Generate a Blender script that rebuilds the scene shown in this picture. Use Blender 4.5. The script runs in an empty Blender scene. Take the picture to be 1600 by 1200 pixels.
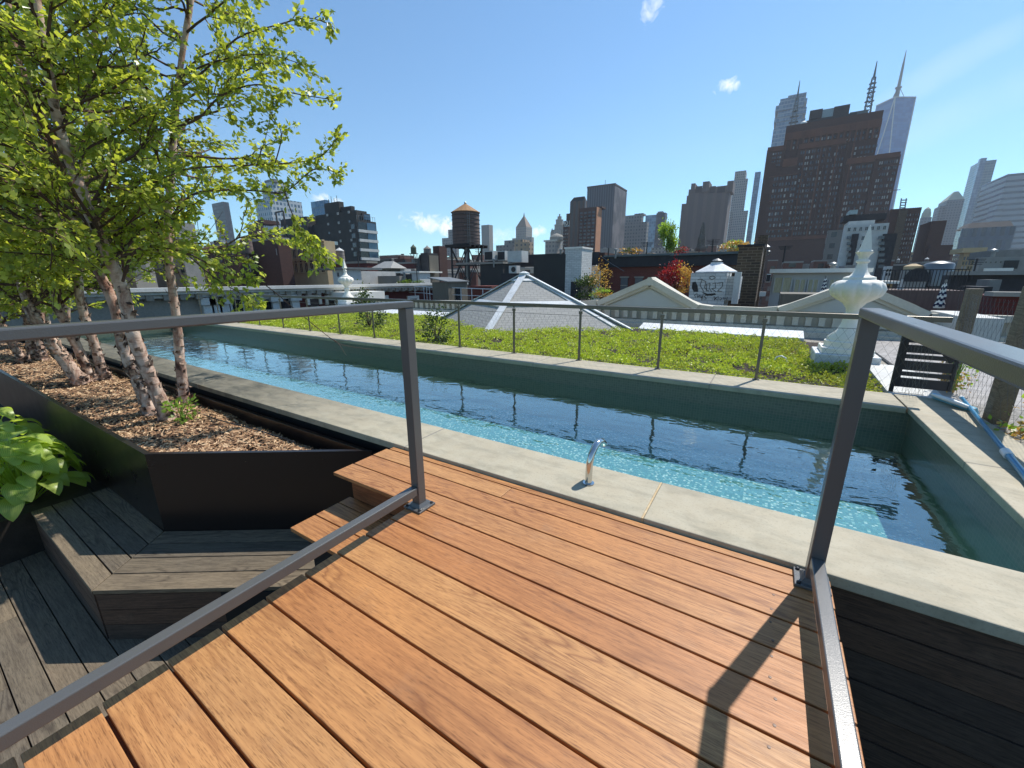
import bpy, bmesh, math, random
import numpy as np
from mathutils import Vector, Matrix
random.seed(7); rng = np.random.default_rng(11)
PI = math.pi
S = bpy.context.scene; C = S.collection

# ------------------------------------------------------------------ camera
FPX = 624.75; H = 1.2
_a, _b, _c = (math.radians(v) for v in (-32.18, 14.806, .253))
_fw = Vector((math.sin(_a)*math.cos(_b), math.cos(_a)*math.cos(_b), -math.sin(_b)))
_rt = Vector((math.cos(_a), -math.sin(_a), 0)); _dn = _fw.cross(_rt)
RX = math.cos(_c)*_rt + math.sin(_c)*_dn; RY = -math.sin(_c)*_rt + math.cos(_c)*_dn
EYE = Vector((0, 0, H))
cam = bpy.data.cameras.new('camera'); camo = bpy.data.objects.new('camera', cam); C.objects.link(camo)
cam.sensor_fit = 'HORIZONTAL'; cam.sensor_width = 36; cam.lens = 36*FPX/1600
cam.clip_start = .02; cam.clip_end = 12000
m = Matrix((( RX.x, -RY.x, -_fw.x), (RX.y, -RY.y, -_fw.y), (RX.z, -RY.z, -_fw.z))).to_4x4()
m.translation = EYE; camo.matrix_world = m; S.camera = camo

def ray(x, y): return RX*(x-800) + RY*(y-600) + _fw*FPX
def at_z(x, y, z): d = ray(x, y); return EYE + d*((z-H)/d.z)
def at_y(x, y, Y): d = ray(x, y); return EYE + d*(Y/d.y)
def at_x(x, y, X): d = ray(x, y); return EYE + d*(X/d.x)
def at_d(x, y, D): d = ray(x, y); return EYE + d*(D/math.hypot(d.x, d.y))

# ------------------------------------------------------------------ materials
def lin(r, g, b):
    f = lambda c: c/12.92 if c <= .04045 else ((c+.055)/1.055)**2.4
    return (f(r/255), f(g/255), f(b/255), 1)
class NT:
    def __init__(s, name):
        s.m = bpy.data.materials.new(name); s.m.use_nodes = True
        s.t = s.m.node_tree; s.n = s.t.nodes; s.p = s.n['Principled BSDF']; s.out = s.n['Material Output']
    def node(s, ty, **kw):
        n = s.n.new(ty)
        for k, v in kw.items():
            if k.startswith('i_'):
                key = k[2:]; key = int(key) if key.isdigit() else key.replace('_', ' ')
                if isinstance(v, bpy.types.NodeSocket): s.t.links.new(v, n.inputs[key])
                else: n.inputs[key].default_value = v
            else: setattr(n, k, v)
        return n
    def link(s, a, b): s.t.links.new(a, b)
    def math(s, op, a, b=None, c=None, clamp=False):
        n = s.n.new('ShaderNodeMath'); n.operation = op; n.use_clamp = clamp
        for i, v in enumerate((a, b, c)):
            if v is None: continue
            if isinstance(v, bpy.types.NodeSocket): s.t.links.new(v, n.inputs[i])
            else: n.inputs[i].default_value = v
        return n.outputs[0]
    def mix(s, f, a, b, mode='MIX'):
        n = s.n.new('ShaderNodeMix'); n.data_type = 'RGBA'; n.blend_type = mode
        for i, v in ((0, f), (6, a), (7, b)):
            if isinstance(v, bpy.types.NodeSocket): s.t.links.new(v, n.inputs[i])
            else: n.inputs[i].default_value = v
        return n.outputs[2]
    def ramp(s, f, stops):
        n = s.n.new('ShaderNodeValToRGB'); s.t.links.new(f, n.inputs[0])
        e = n.color_ramp.elements
        while len(e) < len(stops): e.new(.5)
        for i, (p, c) in enumerate(stops): e[i].position = p; e[i].color = c if len(c) == 4 else (*c, 1)
        return n.outputs[0]
    def coord(s, kind='Object', scale=(1, 1, 1), offset=None):
        tc = s.n.new('ShaderNodeTexCoord'); mp = s.n.new('ShaderNodeMapping'); mp.inputs['Scale'].default_value = scale
        s.t.links.new(tc.outputs[kind], mp.inputs[0])
        if offset is not None: s.t.links.new(offset, mp.inputs['Location'])
        return mp.outputs[0]
    def noise(s, vec, scale, detail=5, rough=.55, dist=0):
        n = s.node('ShaderNodeTexNoise', i_Scale=scale, i_Detail=detail, i_Roughness=rough, i_Distortion=dist)
        s.t.links.new(vec, n.inputs['Vector']); return n.outputs[0]
    def bump(s, h, strength=.3, dist=.01):
        b = s.node('ShaderNodeBump', i_Strength=strength, i_Distance=dist); s.t.links.new(h, b.inputs['Height'])
        s.t.links.new(b.outputs[0], s.p.inputs['Normal'])
    def base(s, c): 
        if isinstance(c, bpy.types.NodeSocket): s.t.links.new(c, s.p.inputs['Base Color'])
        else: s.p.inputs['Base Color'].default_value = c
    def rough(s, v): 
        if isinstance(v, bpy.types.NodeSocket): s.t.links.new(v, s.p.inputs['Roughness'])
        else: s.p.inputs['Roughness'].default_value = v

def nmat(name, c1, c2, scale=4, rough=.8, bump=0, metal=0, stretch=(1, 1, 1), spec=.5, lo=.3, hi=.7, fine=None):
    t = NT(name); v = t.coord('Object', stretch); n = t.noise(v, scale, 6)
    c = t.ramp(n, [(lo, c1), (hi, c2)])
    if fine:
        n2 = t.noise(v, fine, 3, .7); c = t.mix(.45, c, t.ramp(n2, [(.3, c1), (.7, c2)]))
    t.base(c); t.rough(rough); t.p.inputs['Metallic'].default_value = metal; t.p.inputs['Specular IOR Level'].default_value = spec
    if bump: t.bump(t.noise(v, fine or scale*6, 4), bump, .01)
    return t.m

def wood_mat(name, cols, grain_dark, rough=.55, axis='x', isl=True):
    t = NT(name)
    g = t.node('ShaderNodeNewGeometry'); r = g.outputs['Random Per Island']
    off = t.node('ShaderNodeCombineXYZ'); t.link(t.math('MULTIPLY', r, 37.), off.inputs[0]); t.link(t.math('MULTIPLY', r, 91.), off.inputs[1]); t.link(t.math('MULTIPLY', r, 13.), off.inputs[2])
    st = (1, 9, 9) if axis == 'x' else (9, 1, 9)
    v = t.coord('Object', st, off.outputs[0])
    fl = t.noise(v, 1.0, 2, .5, .5)                        # cathedral figure
    rings = t.math('FRACT', t.math('MULTIPLY', fl, 11.))
    rings = t.math('POWER', t.math('MULTIPLY', t.math('ABSOLUTE', t.math('SUBTRACT', rings, .5)), 2.), 2.5)
    fig = t.ramp(t.noise(t.coord('Object', (.9, 2, 2) if axis == 'x' else (2, .9, 2), off.outputs[0]), 1.3, 2), [(.42, (.12, .12, .12)), (.62, (.75, .75, .75))])
    v2 = t.coord('Object', (9, 150, 150) if axis == 'x' else (150, 9, 150), off.outputs[0])
    pore = t.noise(v2, 2.4, 3, .65)
    v4 = t.coord('Object', (2.4, 44, 44) if axis == 'x' else (44, 2.4, 44), off.outputs[0])
    fib = t.noise(v4, 2.2, 5, .65)
    blot = t.noise(t.coord('Object', (1.2, 3, 3) if axis == 'x' else (3, 1.2, 3), off.outputs[0]), 1.6, 4)
    scuff = t.noise(t.coord('Object'), 5.5, 6, .7)
    base = t.ramp(r, [(i/(len(cols)-1), c) for i, c in enumerate(cols)])
    c = t.mix(t.math('MULTIPLY', rings, fig), base, grain_dark)
    c = t.mix(t.ramp(fib, [(.42, (0, 0, 0)), (.72, (.55, .55, .55))]), c, grain_dark)
    c = t.mix(t.ramp(pore, [(.52, (0, 0, 0)), (.66, (.6, .6, .6))]), c, tuple(q*.55 for q in grain_dark[:3])+(1,))
    c = t.mix(t.ramp(blot, [(.38, (0, 0, 0)), (.7, (.5, .5, .5))]), c, t.mix(1., c, (1.3, 1.26, 1.15, 1), 'MULTIPLY'))
    c = t.mix(t.ramp(scuff, [(.56, (0, 0, 0)), (.78, (.4, .4, .4))]), c, t.mix(.5, c, lin(150, 128, 106)))
    t.base(c); t.rough(t.math('ADD', t.math('MULTIPLY', fib, .25), rough-.12)); t.bump(fib, .25, .002)
    t.p.inputs['Specular IOR Level'].default_value = .35
    return t.m

def brick_mat(name, c1, c2, mortar, scale=1., bump=.3):
    t = NT(name); tc = t.node('ShaderNodeTexCoord'); sp = t.node('ShaderNodeSeparateXYZ'); t.link(tc.outputs['Object'], sp.inputs[0])
    cb = t.node('ShaderNodeCombineXYZ'); t.link(t.math('ADD', sp.outputs[0], sp.outputs[1]), cb.inputs[0]); t.link(sp.outputs[2], cb.inputs[1])
    b = t.node('ShaderNodeTexBrick', i_Scale=scale, i_Color1=c1, i_Color2=c2, i_Mortar=mortar); b.inputs['Mortar Size'].default_value = .012
    b.inputs['Brick Width'].default_value = .3; b.inputs['Row Height'].default_value = .1; t.link(cb.outputs[0], b.inputs['Vector'])
    n = t.noise(tc.outputs['Object'], .7, 5); n2 = t.noise(tc.outputs['Object'], 6, 3)
    c = t.mix(t.math('MULTIPLY', n, .55), b.outputs[0], t.mix(1., b.outputs[0], (.45, .45, .48, 1), 'MULTIPLY'))
    c = t.mix(t.math('MULTIPLY', n2, .3), c, c1)
    t.base(c); t.rough(.9); return t.m

def facade_mat(name, wall, glass, glass2, su, sz, fu=.2, fz=.25, grough=.12, wrough=.8, wall2=None, pale_share=.25, metal=0, vstrip=0):
    """curtain wall / window grid as a surface pattern"""
    t = NT(name); tc = t.node('ShaderNodeTexCoord'); sp = t.node('ShaderNodeSeparateXYZ'); t.link(tc.outputs['Object'], sp.inputs[0])
    u = t.math('DIVIDE', t.math('ADD', sp.outputs[0], sp.outputs[1]), su); z = t.math('DIVIDE', sp.outputs[2], sz)
    gu = t.math('FRACT', u); gz = t.math('FRACT', z)
    ins = t.math('MULTIPLY', t.math('MULTIPLY', t.math('GREATER_THAN', gu, fu/2), t.math('LESS_THAN', gu, 1-fu/2)),
                 t.math('MULTIPLY', t.math('GREATER_THAN', gz, fz*.6), t.math('LESS_THAN', gz, 1-fz*.4)))
    geo = t.node('ShaderNodeNewGeometry'); sn = t.node('ShaderNodeSeparateXYZ'); t.link(geo.outputs['Normal'], sn.inputs[0])
    ins = t.math('MULTIPLY', ins, t.math('LESS_THAN', t.math('ABSOLUTE', sn.outputs[2]), .5))
    cb = t.node('ShaderNodeCombineXYZ'); t.link(t.math('FLOOR', u), cb.inputs[0]); t.link(t.math('FLOOR', z), cb.inputs[1])
    wn = t.node('ShaderNodeTexWhiteNoise', noise_dimensions='2D'); t.link(cb.outputs[0], wn.inputs['Vector'])
    gc = t.mix(t.math('LESS_THAN', wn.outputs[0], pale_share), glass, glass2)  # random share of panes in the paler glass colour, as with blinds
    n = t.noise(tc.outputs['Object'], .08, 4)
    wc = t.mix(n, wall, wall2 or tuple(v*.75 for v in wall[:3]) + (1,))
    c = t.mix(ins, wc, gc); t.base(c)
    t.rough(t.math('ADD', t.math('MULTIPLY', ins, grough-wrough), wrough))
    t.p.inputs['Metallic'].default_value = metal
    return t.m

M = {}
M['deck'] = wood_mat('ipe_wood', [lin(178, 124, 74), lin(183, 132, 82), lin(172, 116, 70), lin(185, 138, 88), lin(177, 122, 76), lin(181, 128, 79)], lin(118, 72, 42), .5)
M['deck_end'] = wood_mat('ipe_edge', [lin(150, 96, 60), lin(140, 84, 50)], lin(100, 55, 30), .6)
M['greywood_x'] = wood_mat('weathered_wood', [lin(112, 100, 84), lin(126, 112, 92), lin(100, 92, 80), lin(118, 106, 88)], lin(54, 46, 39), .75)
M['greywood_y'] = wood_mat('weathered_wood_cross', [lin(122, 112, 98), lin(138, 124, 104), lin(112, 104, 94)], lin(70, 62, 54), .75, 'y')
M['cladding'] = wood_mat('weathered_cladding', [lin(82, 66, 56), lin(96, 74, 60), lin(74, 64, 58)], lin(40, 32, 28), .75)
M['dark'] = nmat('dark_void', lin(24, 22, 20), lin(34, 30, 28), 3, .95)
M['soil'] = nmat('soil', lin(40, 34, 28), lin(62, 52, 42), 8, 1, .4)
M['screw'] = nmat('screw_head', lin(120, 84, 58), lin(84, 58, 42), 40, .5)

def coping():
    t = NT('limestone_coping'); v = t.coord('Object')
    n = t.noise(v, 1.3, 6, .6); n2 = t.noise(v, 9, 5, .65); n3 = t.noise(v, 90, 2, .6); n4 = t.noise(t.coord('Object', (1, 2.4, 1)), 3.4, 7, .7, .4)
    c = t.ramp(n, [(.28, lin(154, 144, 122)), (.55, lin(170, 160, 137)), (.8, lin(161, 152, 131))])
    c = t.mix(t.ramp(n4, [(.46, (0, 0, 0)), (.72, (.75, .75, .75))]), c, lin(126, 122, 104))
    c = t.mix(t.ramp(n2, [(.4, (0, 0, 0)), (.75, (.3, .3, .3))]), c, lin(184, 180, 162))
    c = t.mix(t.ramp(n3, [(.55, (0, 0, 0)), (.8, (.45, .45, .45))]), c, lin(112, 106, 90))
    sp = t.node('ShaderNodeSeparateXYZ'); tc = t.node('ShaderNodeTexCoord'); t.link(tc.outputs['Object'], sp.inputs[0])
    far = t.math('MULTIPLY', t.math('SUBTRACT', -2.5, sp.outputs[0]), .45, clamp=True)       # older grey slabs past the deck
    near = t.math('LESS_THAN', sp.outputs[1], 3.)
    wet = t.math('MULTIPLY', t.math('MULTIPLY', far, near), t.ramp(n4, [(.2, (.55, .55, .55)), (.6, (1, 1, 1))]))
    c = t.mix(wet, c, t.mix(1., c, (.26, .27, .27, 1), 'MULTIPLY'))
    t.base(c); t.rough(.75); t.bump(n3, .15, .003); return t.m
M['coping'] = coping()
M['joint'] = nmat('sandy_joint', lin(176, 150, 112), lin(196, 176, 140), 30, .9)
def paint(name, c, rough, metal=0., grain=0):
    t = NT(name); v = t.coord('Object'); n = t.noise(v, 320, 2, .6); n2 = t.noise(v, 5, 4)
    cc = t.mix(t.math('MULTIPLY', n2, .35), c, tuple(x*.7 for x in c[:3])+(1,))
    t.base(cc); t.rough(t.math('ADD', t.math('MULTIPLY', n2, .14), rough-.07)); t.p.inputs['Metallic'].default_value = metal
    if grain: t.bump(n, grain, .002)
    return t.m
M['rail'] = paint('grey_powder_coat', lin(94, 94, 93), .3, .15, .2)
M['bronze'] = paint('dark_bronze_metal', lin(44, 36, 34), .3, .35, .05)
M['black'] = paint('black_paint', lin(34, 34, 36), .5)
M['gate'] = paint('black_slats', lin(44, 44, 48), .45)
M['inox'] = paint('polished_steel', lin(206, 206, 204), .12, 1.)
M['galv'] = paint('galvanised_steel', lin(120, 122, 122), .4, .7)
M['fence'] = paint('fence_steel', lin(112, 106, 96), .35, .6)
M['wire'] = paint('steel_wire', lin(112, 112, 110), .4, .6)
M['bluepole'] = paint('blue_aluminium', lin(64, 134, 172), .3, .4)
M['whiteplastic'] = paint('white_plastic', lin(222, 226, 226), .4)
M['bluebristle'] = nmat('blue_bristles', lin(90, 170, 205), lin(150, 210, 232), 40, .8)
M['white'] = nmat('white_paint', lin(238, 234, 222), lin(222, 217, 204), 3, .55, .08, lo=.3, hi=.8, fine=30)
M['whitegrey'] = nmat('weathered_white_paint', lin(206, 206, 200), lin(170, 170, 166), 1.2, .7, .08, fine=14)
M['stone'] = nmat('cream_stone', lin(202, 198, 184), lin(176, 170, 156), 1.2, .85, .15, fine=18)
M['stonegrey'] = nmat('grey_stone', lin(158, 152, 140), lin(120, 116, 108), .8, .9, .15, fine=12)
M['tympanum'] = nmat('pale_render', lin(188, 190, 186), lin(170, 172, 170), .6, .85)
M['recess'] = nmat('shaded_recess', lin(182, 176, 162), lin(162, 155, 140), 2, .9)  # darker than the bracket stone: shade of the recess put into the colour
M['brick'] = brick_mat('red_brick', lin(122, 58, 46), lin(104, 48, 40), lin(104, 84, 76))
M['brickdeep'] = brick_mat('deep_red_brick', lin(104, 42, 36), lin(92, 38, 34), lin(80, 52, 48))
M['brickdark'] = brick_mat('old_dark_brick', lin(92, 76, 58), lin(58, 48, 42), lin(120, 108, 90), .8)
M['brickwhite'] = brick_mat('white_painted_brick', lin(222, 222, 216), lin(196, 196, 190), lin(172, 172, 168), .8)
M['brickbrown'] = brick_mat('brown_brick', lin(84, 54, 46), lin(72, 46, 40), lin(70, 54, 48), .5)
M['brickbuff'] = brick_mat('buff_brick', lin(186, 160, 124), lin(172, 146, 112), lin(150, 132, 106), .5)
M['buffstone'] = nmat('buff_stone', lin(194, 172, 134), lin(176, 152, 116), 1., .85, fine=9)
M['tar'] = nmat('black_roof_felt', lin(40, 40, 42), lin(56, 56, 58), 1.5, .85)
M['copper'] = nmat('weathered_flashing', lin(92, 104, 104), lin(74, 84, 86), 2, .6)
M['charcoal'] = nmat('charcoal_stucco', lin(52, 52, 50), lin(62, 62, 60), .7, .9)
M['concrete'] = nmat('concrete', lin(158, 154, 146), lin(128, 126, 120), .8, .9, fine=8)
M['greymetal'] = nmat('grey_metal', lin(120, 122, 120), lin(96, 98, 98), 1.5, .5, metal=.3)
M['taupe'] = nmat('taupe_siding', lin(112, 106, 94), lin(92, 88, 78), 2, .85, stretch=(8, 8, .4))
M['tank'] = nmat('tank_staves', lin(118, 98, 90), lin(82, 70, 66), 3, .85, .3, stretch=(6, 6, .35), fine=10)
M['tankroof'] = nmat('tank_roof_shingle', lin(168, 128, 86), lin(134, 100, 66), 3, .85, stretch=(3, 3, 1))
M['tankgreen'] = nmat('green_tank', lin(86, 96, 76), lin(70, 80, 64), 3, .8)
M['tankgrey'] = nmat('grey_tank', lin(140, 132, 122), lin(112, 106, 100), 3, .8, stretch=(6, 6, .4))
M['iron'] = nmat('black_iron', lin(26, 26, 28), lin(38, 36, 36), 4, .6)
M['acunit'] = nmat('hvac_white', lin(196, 196, 190), lin(170, 170, 166), 2, .5)
M['glassdark'] = paint('window_glass', lin(26, 32, 38), .08)
M['glassblind'] = nmat('window_blind', lin(168, 164, 156), lin(130, 128, 124), 4, .35)
M['glassmid'] = paint('window_glass_grey', lin(84, 90, 96), .2)
M['glasssky'] = paint('window_glass_blue', lin(70, 96, 116), .06, .3)
M['curtain'] = nmat('yellowed_curtain', lin(206, 200, 168), lin(160, 154, 124), 6, .8, stretch=(6, 6, .6))
M['leadglass'] = nmat('skylight_glass', lin(120, 138, 140), lin(150, 166, 168), 2, .2)

def tile(name, cols, grout, size=.025, rough=.2):
    t = NT(name); tc = t.node('ShaderNodeTexCoord')
    mp = t.node('ShaderNodeVectorMath', operation='MULTIPLY'); t.link(tc.outputs['Object'], mp.inputs[0]); mp.inputs[1].default_value = (1/size,)*3
    fl = t.node('ShaderNodeVectorMath', operation='FLOOR'); off = t.node('ShaderNodeVectorMath', operation='ADD'); t.link(mp.outputs[0], off.inputs[0]); off.inputs[1].default_value = (.137, .271, .391)
    t.link(off.outputs[0], fl.inputs[0]); wn = t.node('ShaderNodeTexWhiteNoise', noise_dimensions='3D'); t.link(fl.outputs[0], wn.inputs['Vector'])
    fr = t.node('ShaderNodeVectorMath', operation='FRACTION'); t.link(off.outputs[0], fr.inputs[0]); sp = t.node('ShaderNodeSeparateXYZ'); t.link(fr.outputs[0], sp.inputs[0])
    geo = t.node('ShaderNodeNewGeometry'); sn = t.node('ShaderNodeSeparateXYZ'); t.link(geo.outputs['Normal'], sn.inputs[0])
    g = None
    for i in range(3):
        e = t.math('LESS_THAN', sp.outputs[i], .13)
        e = t.math('MULTIPLY', e, t.math('LESS_THAN', t.math('ABSOLUTE', sn.outputs[i]), .5))
        g = e if g is None else t.math('MAXIMUM', g, e)
    c = t.ramp(wn.outputs[0], [(i/(len(cols)-1), c) for i, c in enumerate(cols)])
    n = t.noise(tc.outputs['Object'], .9, 3)
    c = t.mix(t.math('MULTIPLY', n, .35), c, cols[0])
    t.base(t.mix(g, c, grout)); t.rough(rough); return t.m
M['floortile'] = tile('pool_floor_mosaic', [lin(70, 126, 124), lin(80, 138, 134), lin(94, 152, 146), lin(72, 130, 132), lin(122, 178, 166), lin(228, 242, 228)], lin(100, 146, 138), .022)  # near-white tiles put the sparkle into the colour
M['walltile'] = tile('pool_wall_mosaic', [lin(92, 98, 82), lin(100, 106, 90), lin(86, 93, 80), lin(106, 108, 92)], lin(118, 114, 98), .03, .35)
def water():
    t = NT('pool_water'); v = t.coord('Object')
    n = t.noise(t.coord('Object', (1, 1.6, 1)), 2.6, 3, .5, .3); n2 = t.noise(v, 13, 2, .5, .5)
    patch = t.ramp(t.noise(v, .55, 2), [(.42, (.04, .04, .04)), (.66, (1, 1, 1))])
    h = t.math('ADD', n, t.math('MULTIPLY', n2, t.math('MULTIPLY', patch, .22)))
    b = t.node('ShaderNodeBump', i_Strength=.34, i_Distance=.022); t.link(h, b.inputs['Height'])
    lw = t.node('ShaderNodeLayerWeight', i_Blend=.5); t.link(b.outputs[0], lw.inputs['Normal'])
    fr = t.math('ADD', .055, t.math('MULTIPLY', .945, t.math('POWER', lw.outputs['Facing'], 2.4)))
    tr = t.node('ShaderNodeBsdfTransparent', i_Color=(.84, .96, .96, 1)); gl = t.node('ShaderNodeBsdfGlossy', i_Roughness=.015, i_Color=(.9, 1, .98, 1)); t.link(b.outputs[0], gl.inputs['Normal'])
    mx = t.node('ShaderNodeMixShader'); t.link(fr, mx.inputs[0]); t.link(tr.outputs[0], mx.inputs[1]); t.link(gl.outputs[0], mx.inputs[2])
    t.link(mx.outputs[0], t.out.inputs[0]); return t.m
M['water'] = water()

def leafmat(name, cols, trans=.5, rough=.4, back=None, vein=False):
    t = NT(name); g = t.node('ShaderNodeNewGeometry'); r = g.outputs['Random Per Island']
    c = t.ramp(r, [(i/(len(cols)-1), c) for i, c in enumerate(cols)])
    if vein:
        at = t.node('ShaderNodeAttribute', attribute_name='uvl'); sp = t.node('ShaderNodeSeparateXYZ'); t.link(at.outputs['Vector'], sp.inputs[0])
        w = t.math('SINE', t.math('MULTIPLY', sp.outputs[0], 46.)); w = t.math('MULTIPLY', t.math('ADD', w, 1.), .28)
        c = t.mix(w, c, lin(196, 208, 116))
    t.base(c); t.rough(rough); t.p.inputs['Specular IOR Level'].default_value = .4
    tl = t.node('ShaderNodeBsdfTranslucent'); t.link(t.mix(1., c, (1.9, 1.8, .85, 1), 'MULTIPLY'), tl.inputs[0])
    mx = t.node('ShaderNodeMixShader', i_0=trans); t.link(t.p.outputs[0], mx.inputs[1]); t.link(tl.outputs[0], mx.inputs[2]); t.link(mx.outputs[0], t.out.inputs[0])
    return t.m
M['birchleaf'] = leafmat('birch_leaf', [lin(120, 136, 56), lin(146, 158, 68), lin(166, 174, 84), lin(126, 140, 68), lin(182, 188, 108)], .55, .32)
M['hosta'] = leafmat('hosta_leaf', [lin(142, 168, 72), lin(160, 182, 88), lin(128, 156, 66)], .5, .35, vein=True)
M['shrub'] = leafmat('dark_shrub_leaf', [lin(46, 66, 30), lin(62, 82, 36), lin(70, 84, 44)], .35)
M['greenleaf'] = leafmat('green_leaf', [lin(86, 116, 40), lin(108, 136, 52), lin(130, 150, 66)], .4)
M['redleaf'] = leafmat('maple_red_leaf', [lin(120, 26, 40), lin(150, 40, 52), lin(96, 24, 34)], .4)
M['yellowleaf'] = leafmat('yellow_leaf', [lin(176, 140, 72), lin(190, 158, 92), lin(166, 118, 58)], .3)
M['sprout'] = leafmat('sprout_leaf', [lin(104, 136, 52), lin(134, 160, 72)], .5)
def sedum():
    t = NT('sedum'); g = t.node('ShaderNodeNewGeometry'); r = g.outputs['Random Per Island']; v = t.coord('Object')
    n = t.noise(v, .8, 3, .6); n2 = t.noise(v, 3.2, 3)
    a = t.ramp(r, [(0, lin(166, 184, 44)), (.5, lin(190, 206, 58)), (1, lin(214, 222, 84))])
    b = t.ramp(r, [(0, lin(118, 124, 44)), (.5, lin(146, 148, 58)), (1, lin(168, 164, 76))])
    sp = t.node('ShaderNodeSeparateXYZ'); t.link(v, sp.inputs[0])
    k = t.math('ADD', t.math('MULTIPLY', n, 2.4), t.math('ADD', t.math('MULTIPLY', sp.outputs[0], .16), -1.0), clamp=True)
    c = t.mix(k, a, b); c = t.mix(t.ramp(n2, [(.58, (0, 0, 0)), (.72, (.7, .7, .7))]), c, lin(132, 108, 52))
    t.base(c); t.rough(.5)
    tl = t.node('ShaderNodeBsdfTranslucent'); t.link(c, tl.inputs[0]); mx = t.node('ShaderNodeMixShader', i_0=.35)
    t.link(t.p.outputs[0], mx.inputs[1]); t.link(tl.outputs[0], mx.inputs[2]); t.link(mx.outputs[0], t.out.inputs[0]); return t.m
M['sedum'] = sedum()
def mulch():
    t = NT('bark_mulch'); g = t.node('ShaderNodeNewGeometry'); r = g.outputs['Random Per Island']
    c = t.ramp(r, [(0, lin(98, 70, 50)), (.3, lin(136, 102, 74)), (.65, lin(170, 134, 98)), (1, lin(218, 188, 150))])
    t.base(c); t.rough(.9); return t.m
M['mulch'] = mulch()
def bark():
    t = NT('birch_bark'); v = t.coord('Object', (1, 1, .55)); n = t.noise(v, 7, 6, .65, .8); n2 = t.noise(t.coord('Object', (1, 1, 5)), 9, 4, .6); n3 = t.noise(v, 2.2, 3)
    c = t.ramp(n, [(.33, lin(56, 38, 32)), (.42, lin(150, 116, 98)), (.53, lin(204, 178, 158)), (.75, lin(234, 216, 200))])
    c = t.mix(t.ramp(n2, [(.55, (0, 0, 0)), (.7, (.6, .6, .6))]), c, lin(92, 66, 54)); c = t.mix(t.ramp(n3, [(.4, (0, 0, 0)), (.7, (.5, .5, .5))]), c, lin(160, 108, 84))
    t.base(c); t.rough(.85); t.bump(n, .7, .02); return t.m
M['bark'] = bark()
M['barkdark'] = nmat('dark_bark', lin(70, 52, 42), lin(104, 80, 66), 6, .9)
M['flap'] = nmat('peeling_bark', lin(58, 40, 32), lin(190, 160, 138), 16, .9, lo=.4, hi=.6)
def slate():
    t = NT('slate_shingle'); tc = t.node('ShaderNodeTexCoord'); sp = t.node('ShaderNodeSeparateXYZ'); t.link(tc.outputs['Object'], sp.inputs[0])
    cb = t.node('ShaderNodeCombineXYZ'); t.link(t.math('ADD', t.math('MULTIPLY', sp.outputs[0], .8), t.math('MULTIPLY', sp.outputs[1], .6)), cb.inputs[0]); t.link(t.math('MULTIPLY', sp.outputs[2], 1.9), cb.inputs[1])
    b = t.node('ShaderNodeTexBrick', i_Scale=1., i_Color1=lin(168, 166, 160), i_Color2=lin(150, 149, 145), i_Mortar=lin(132, 131, 128)); b.inputs['Mortar Size'].default_value = .012
    b.inputs['Brick Width'].default_value = .2; b.inputs['Row Height'].default_value = .11; t.link(cb.outputs[0], b.inputs['Vector'])
    n = t.noise(tc.outputs['Object'], 1.3, 5); n2 = t.noise(tc.outputs['Object'], 40, 2)
    c = t.mix(t.math('MULTIPLY', n, .5), b.outputs[0], lin(128, 128, 126)); c = t.mix(t.math('MULTIPLY', n2, .35), c, lin(164, 162, 156)); t.base(c); t.rough(.9); return t.m
M['slate'] = slate()
M['whitecoat'] = nmat('white_roof_coating', lin(226, 228, 228), lin(176, 180, 182), 2.2, .7, .1, stretch=(1, 1, 2), fine=9, lo=.25, hi=.75)

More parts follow.
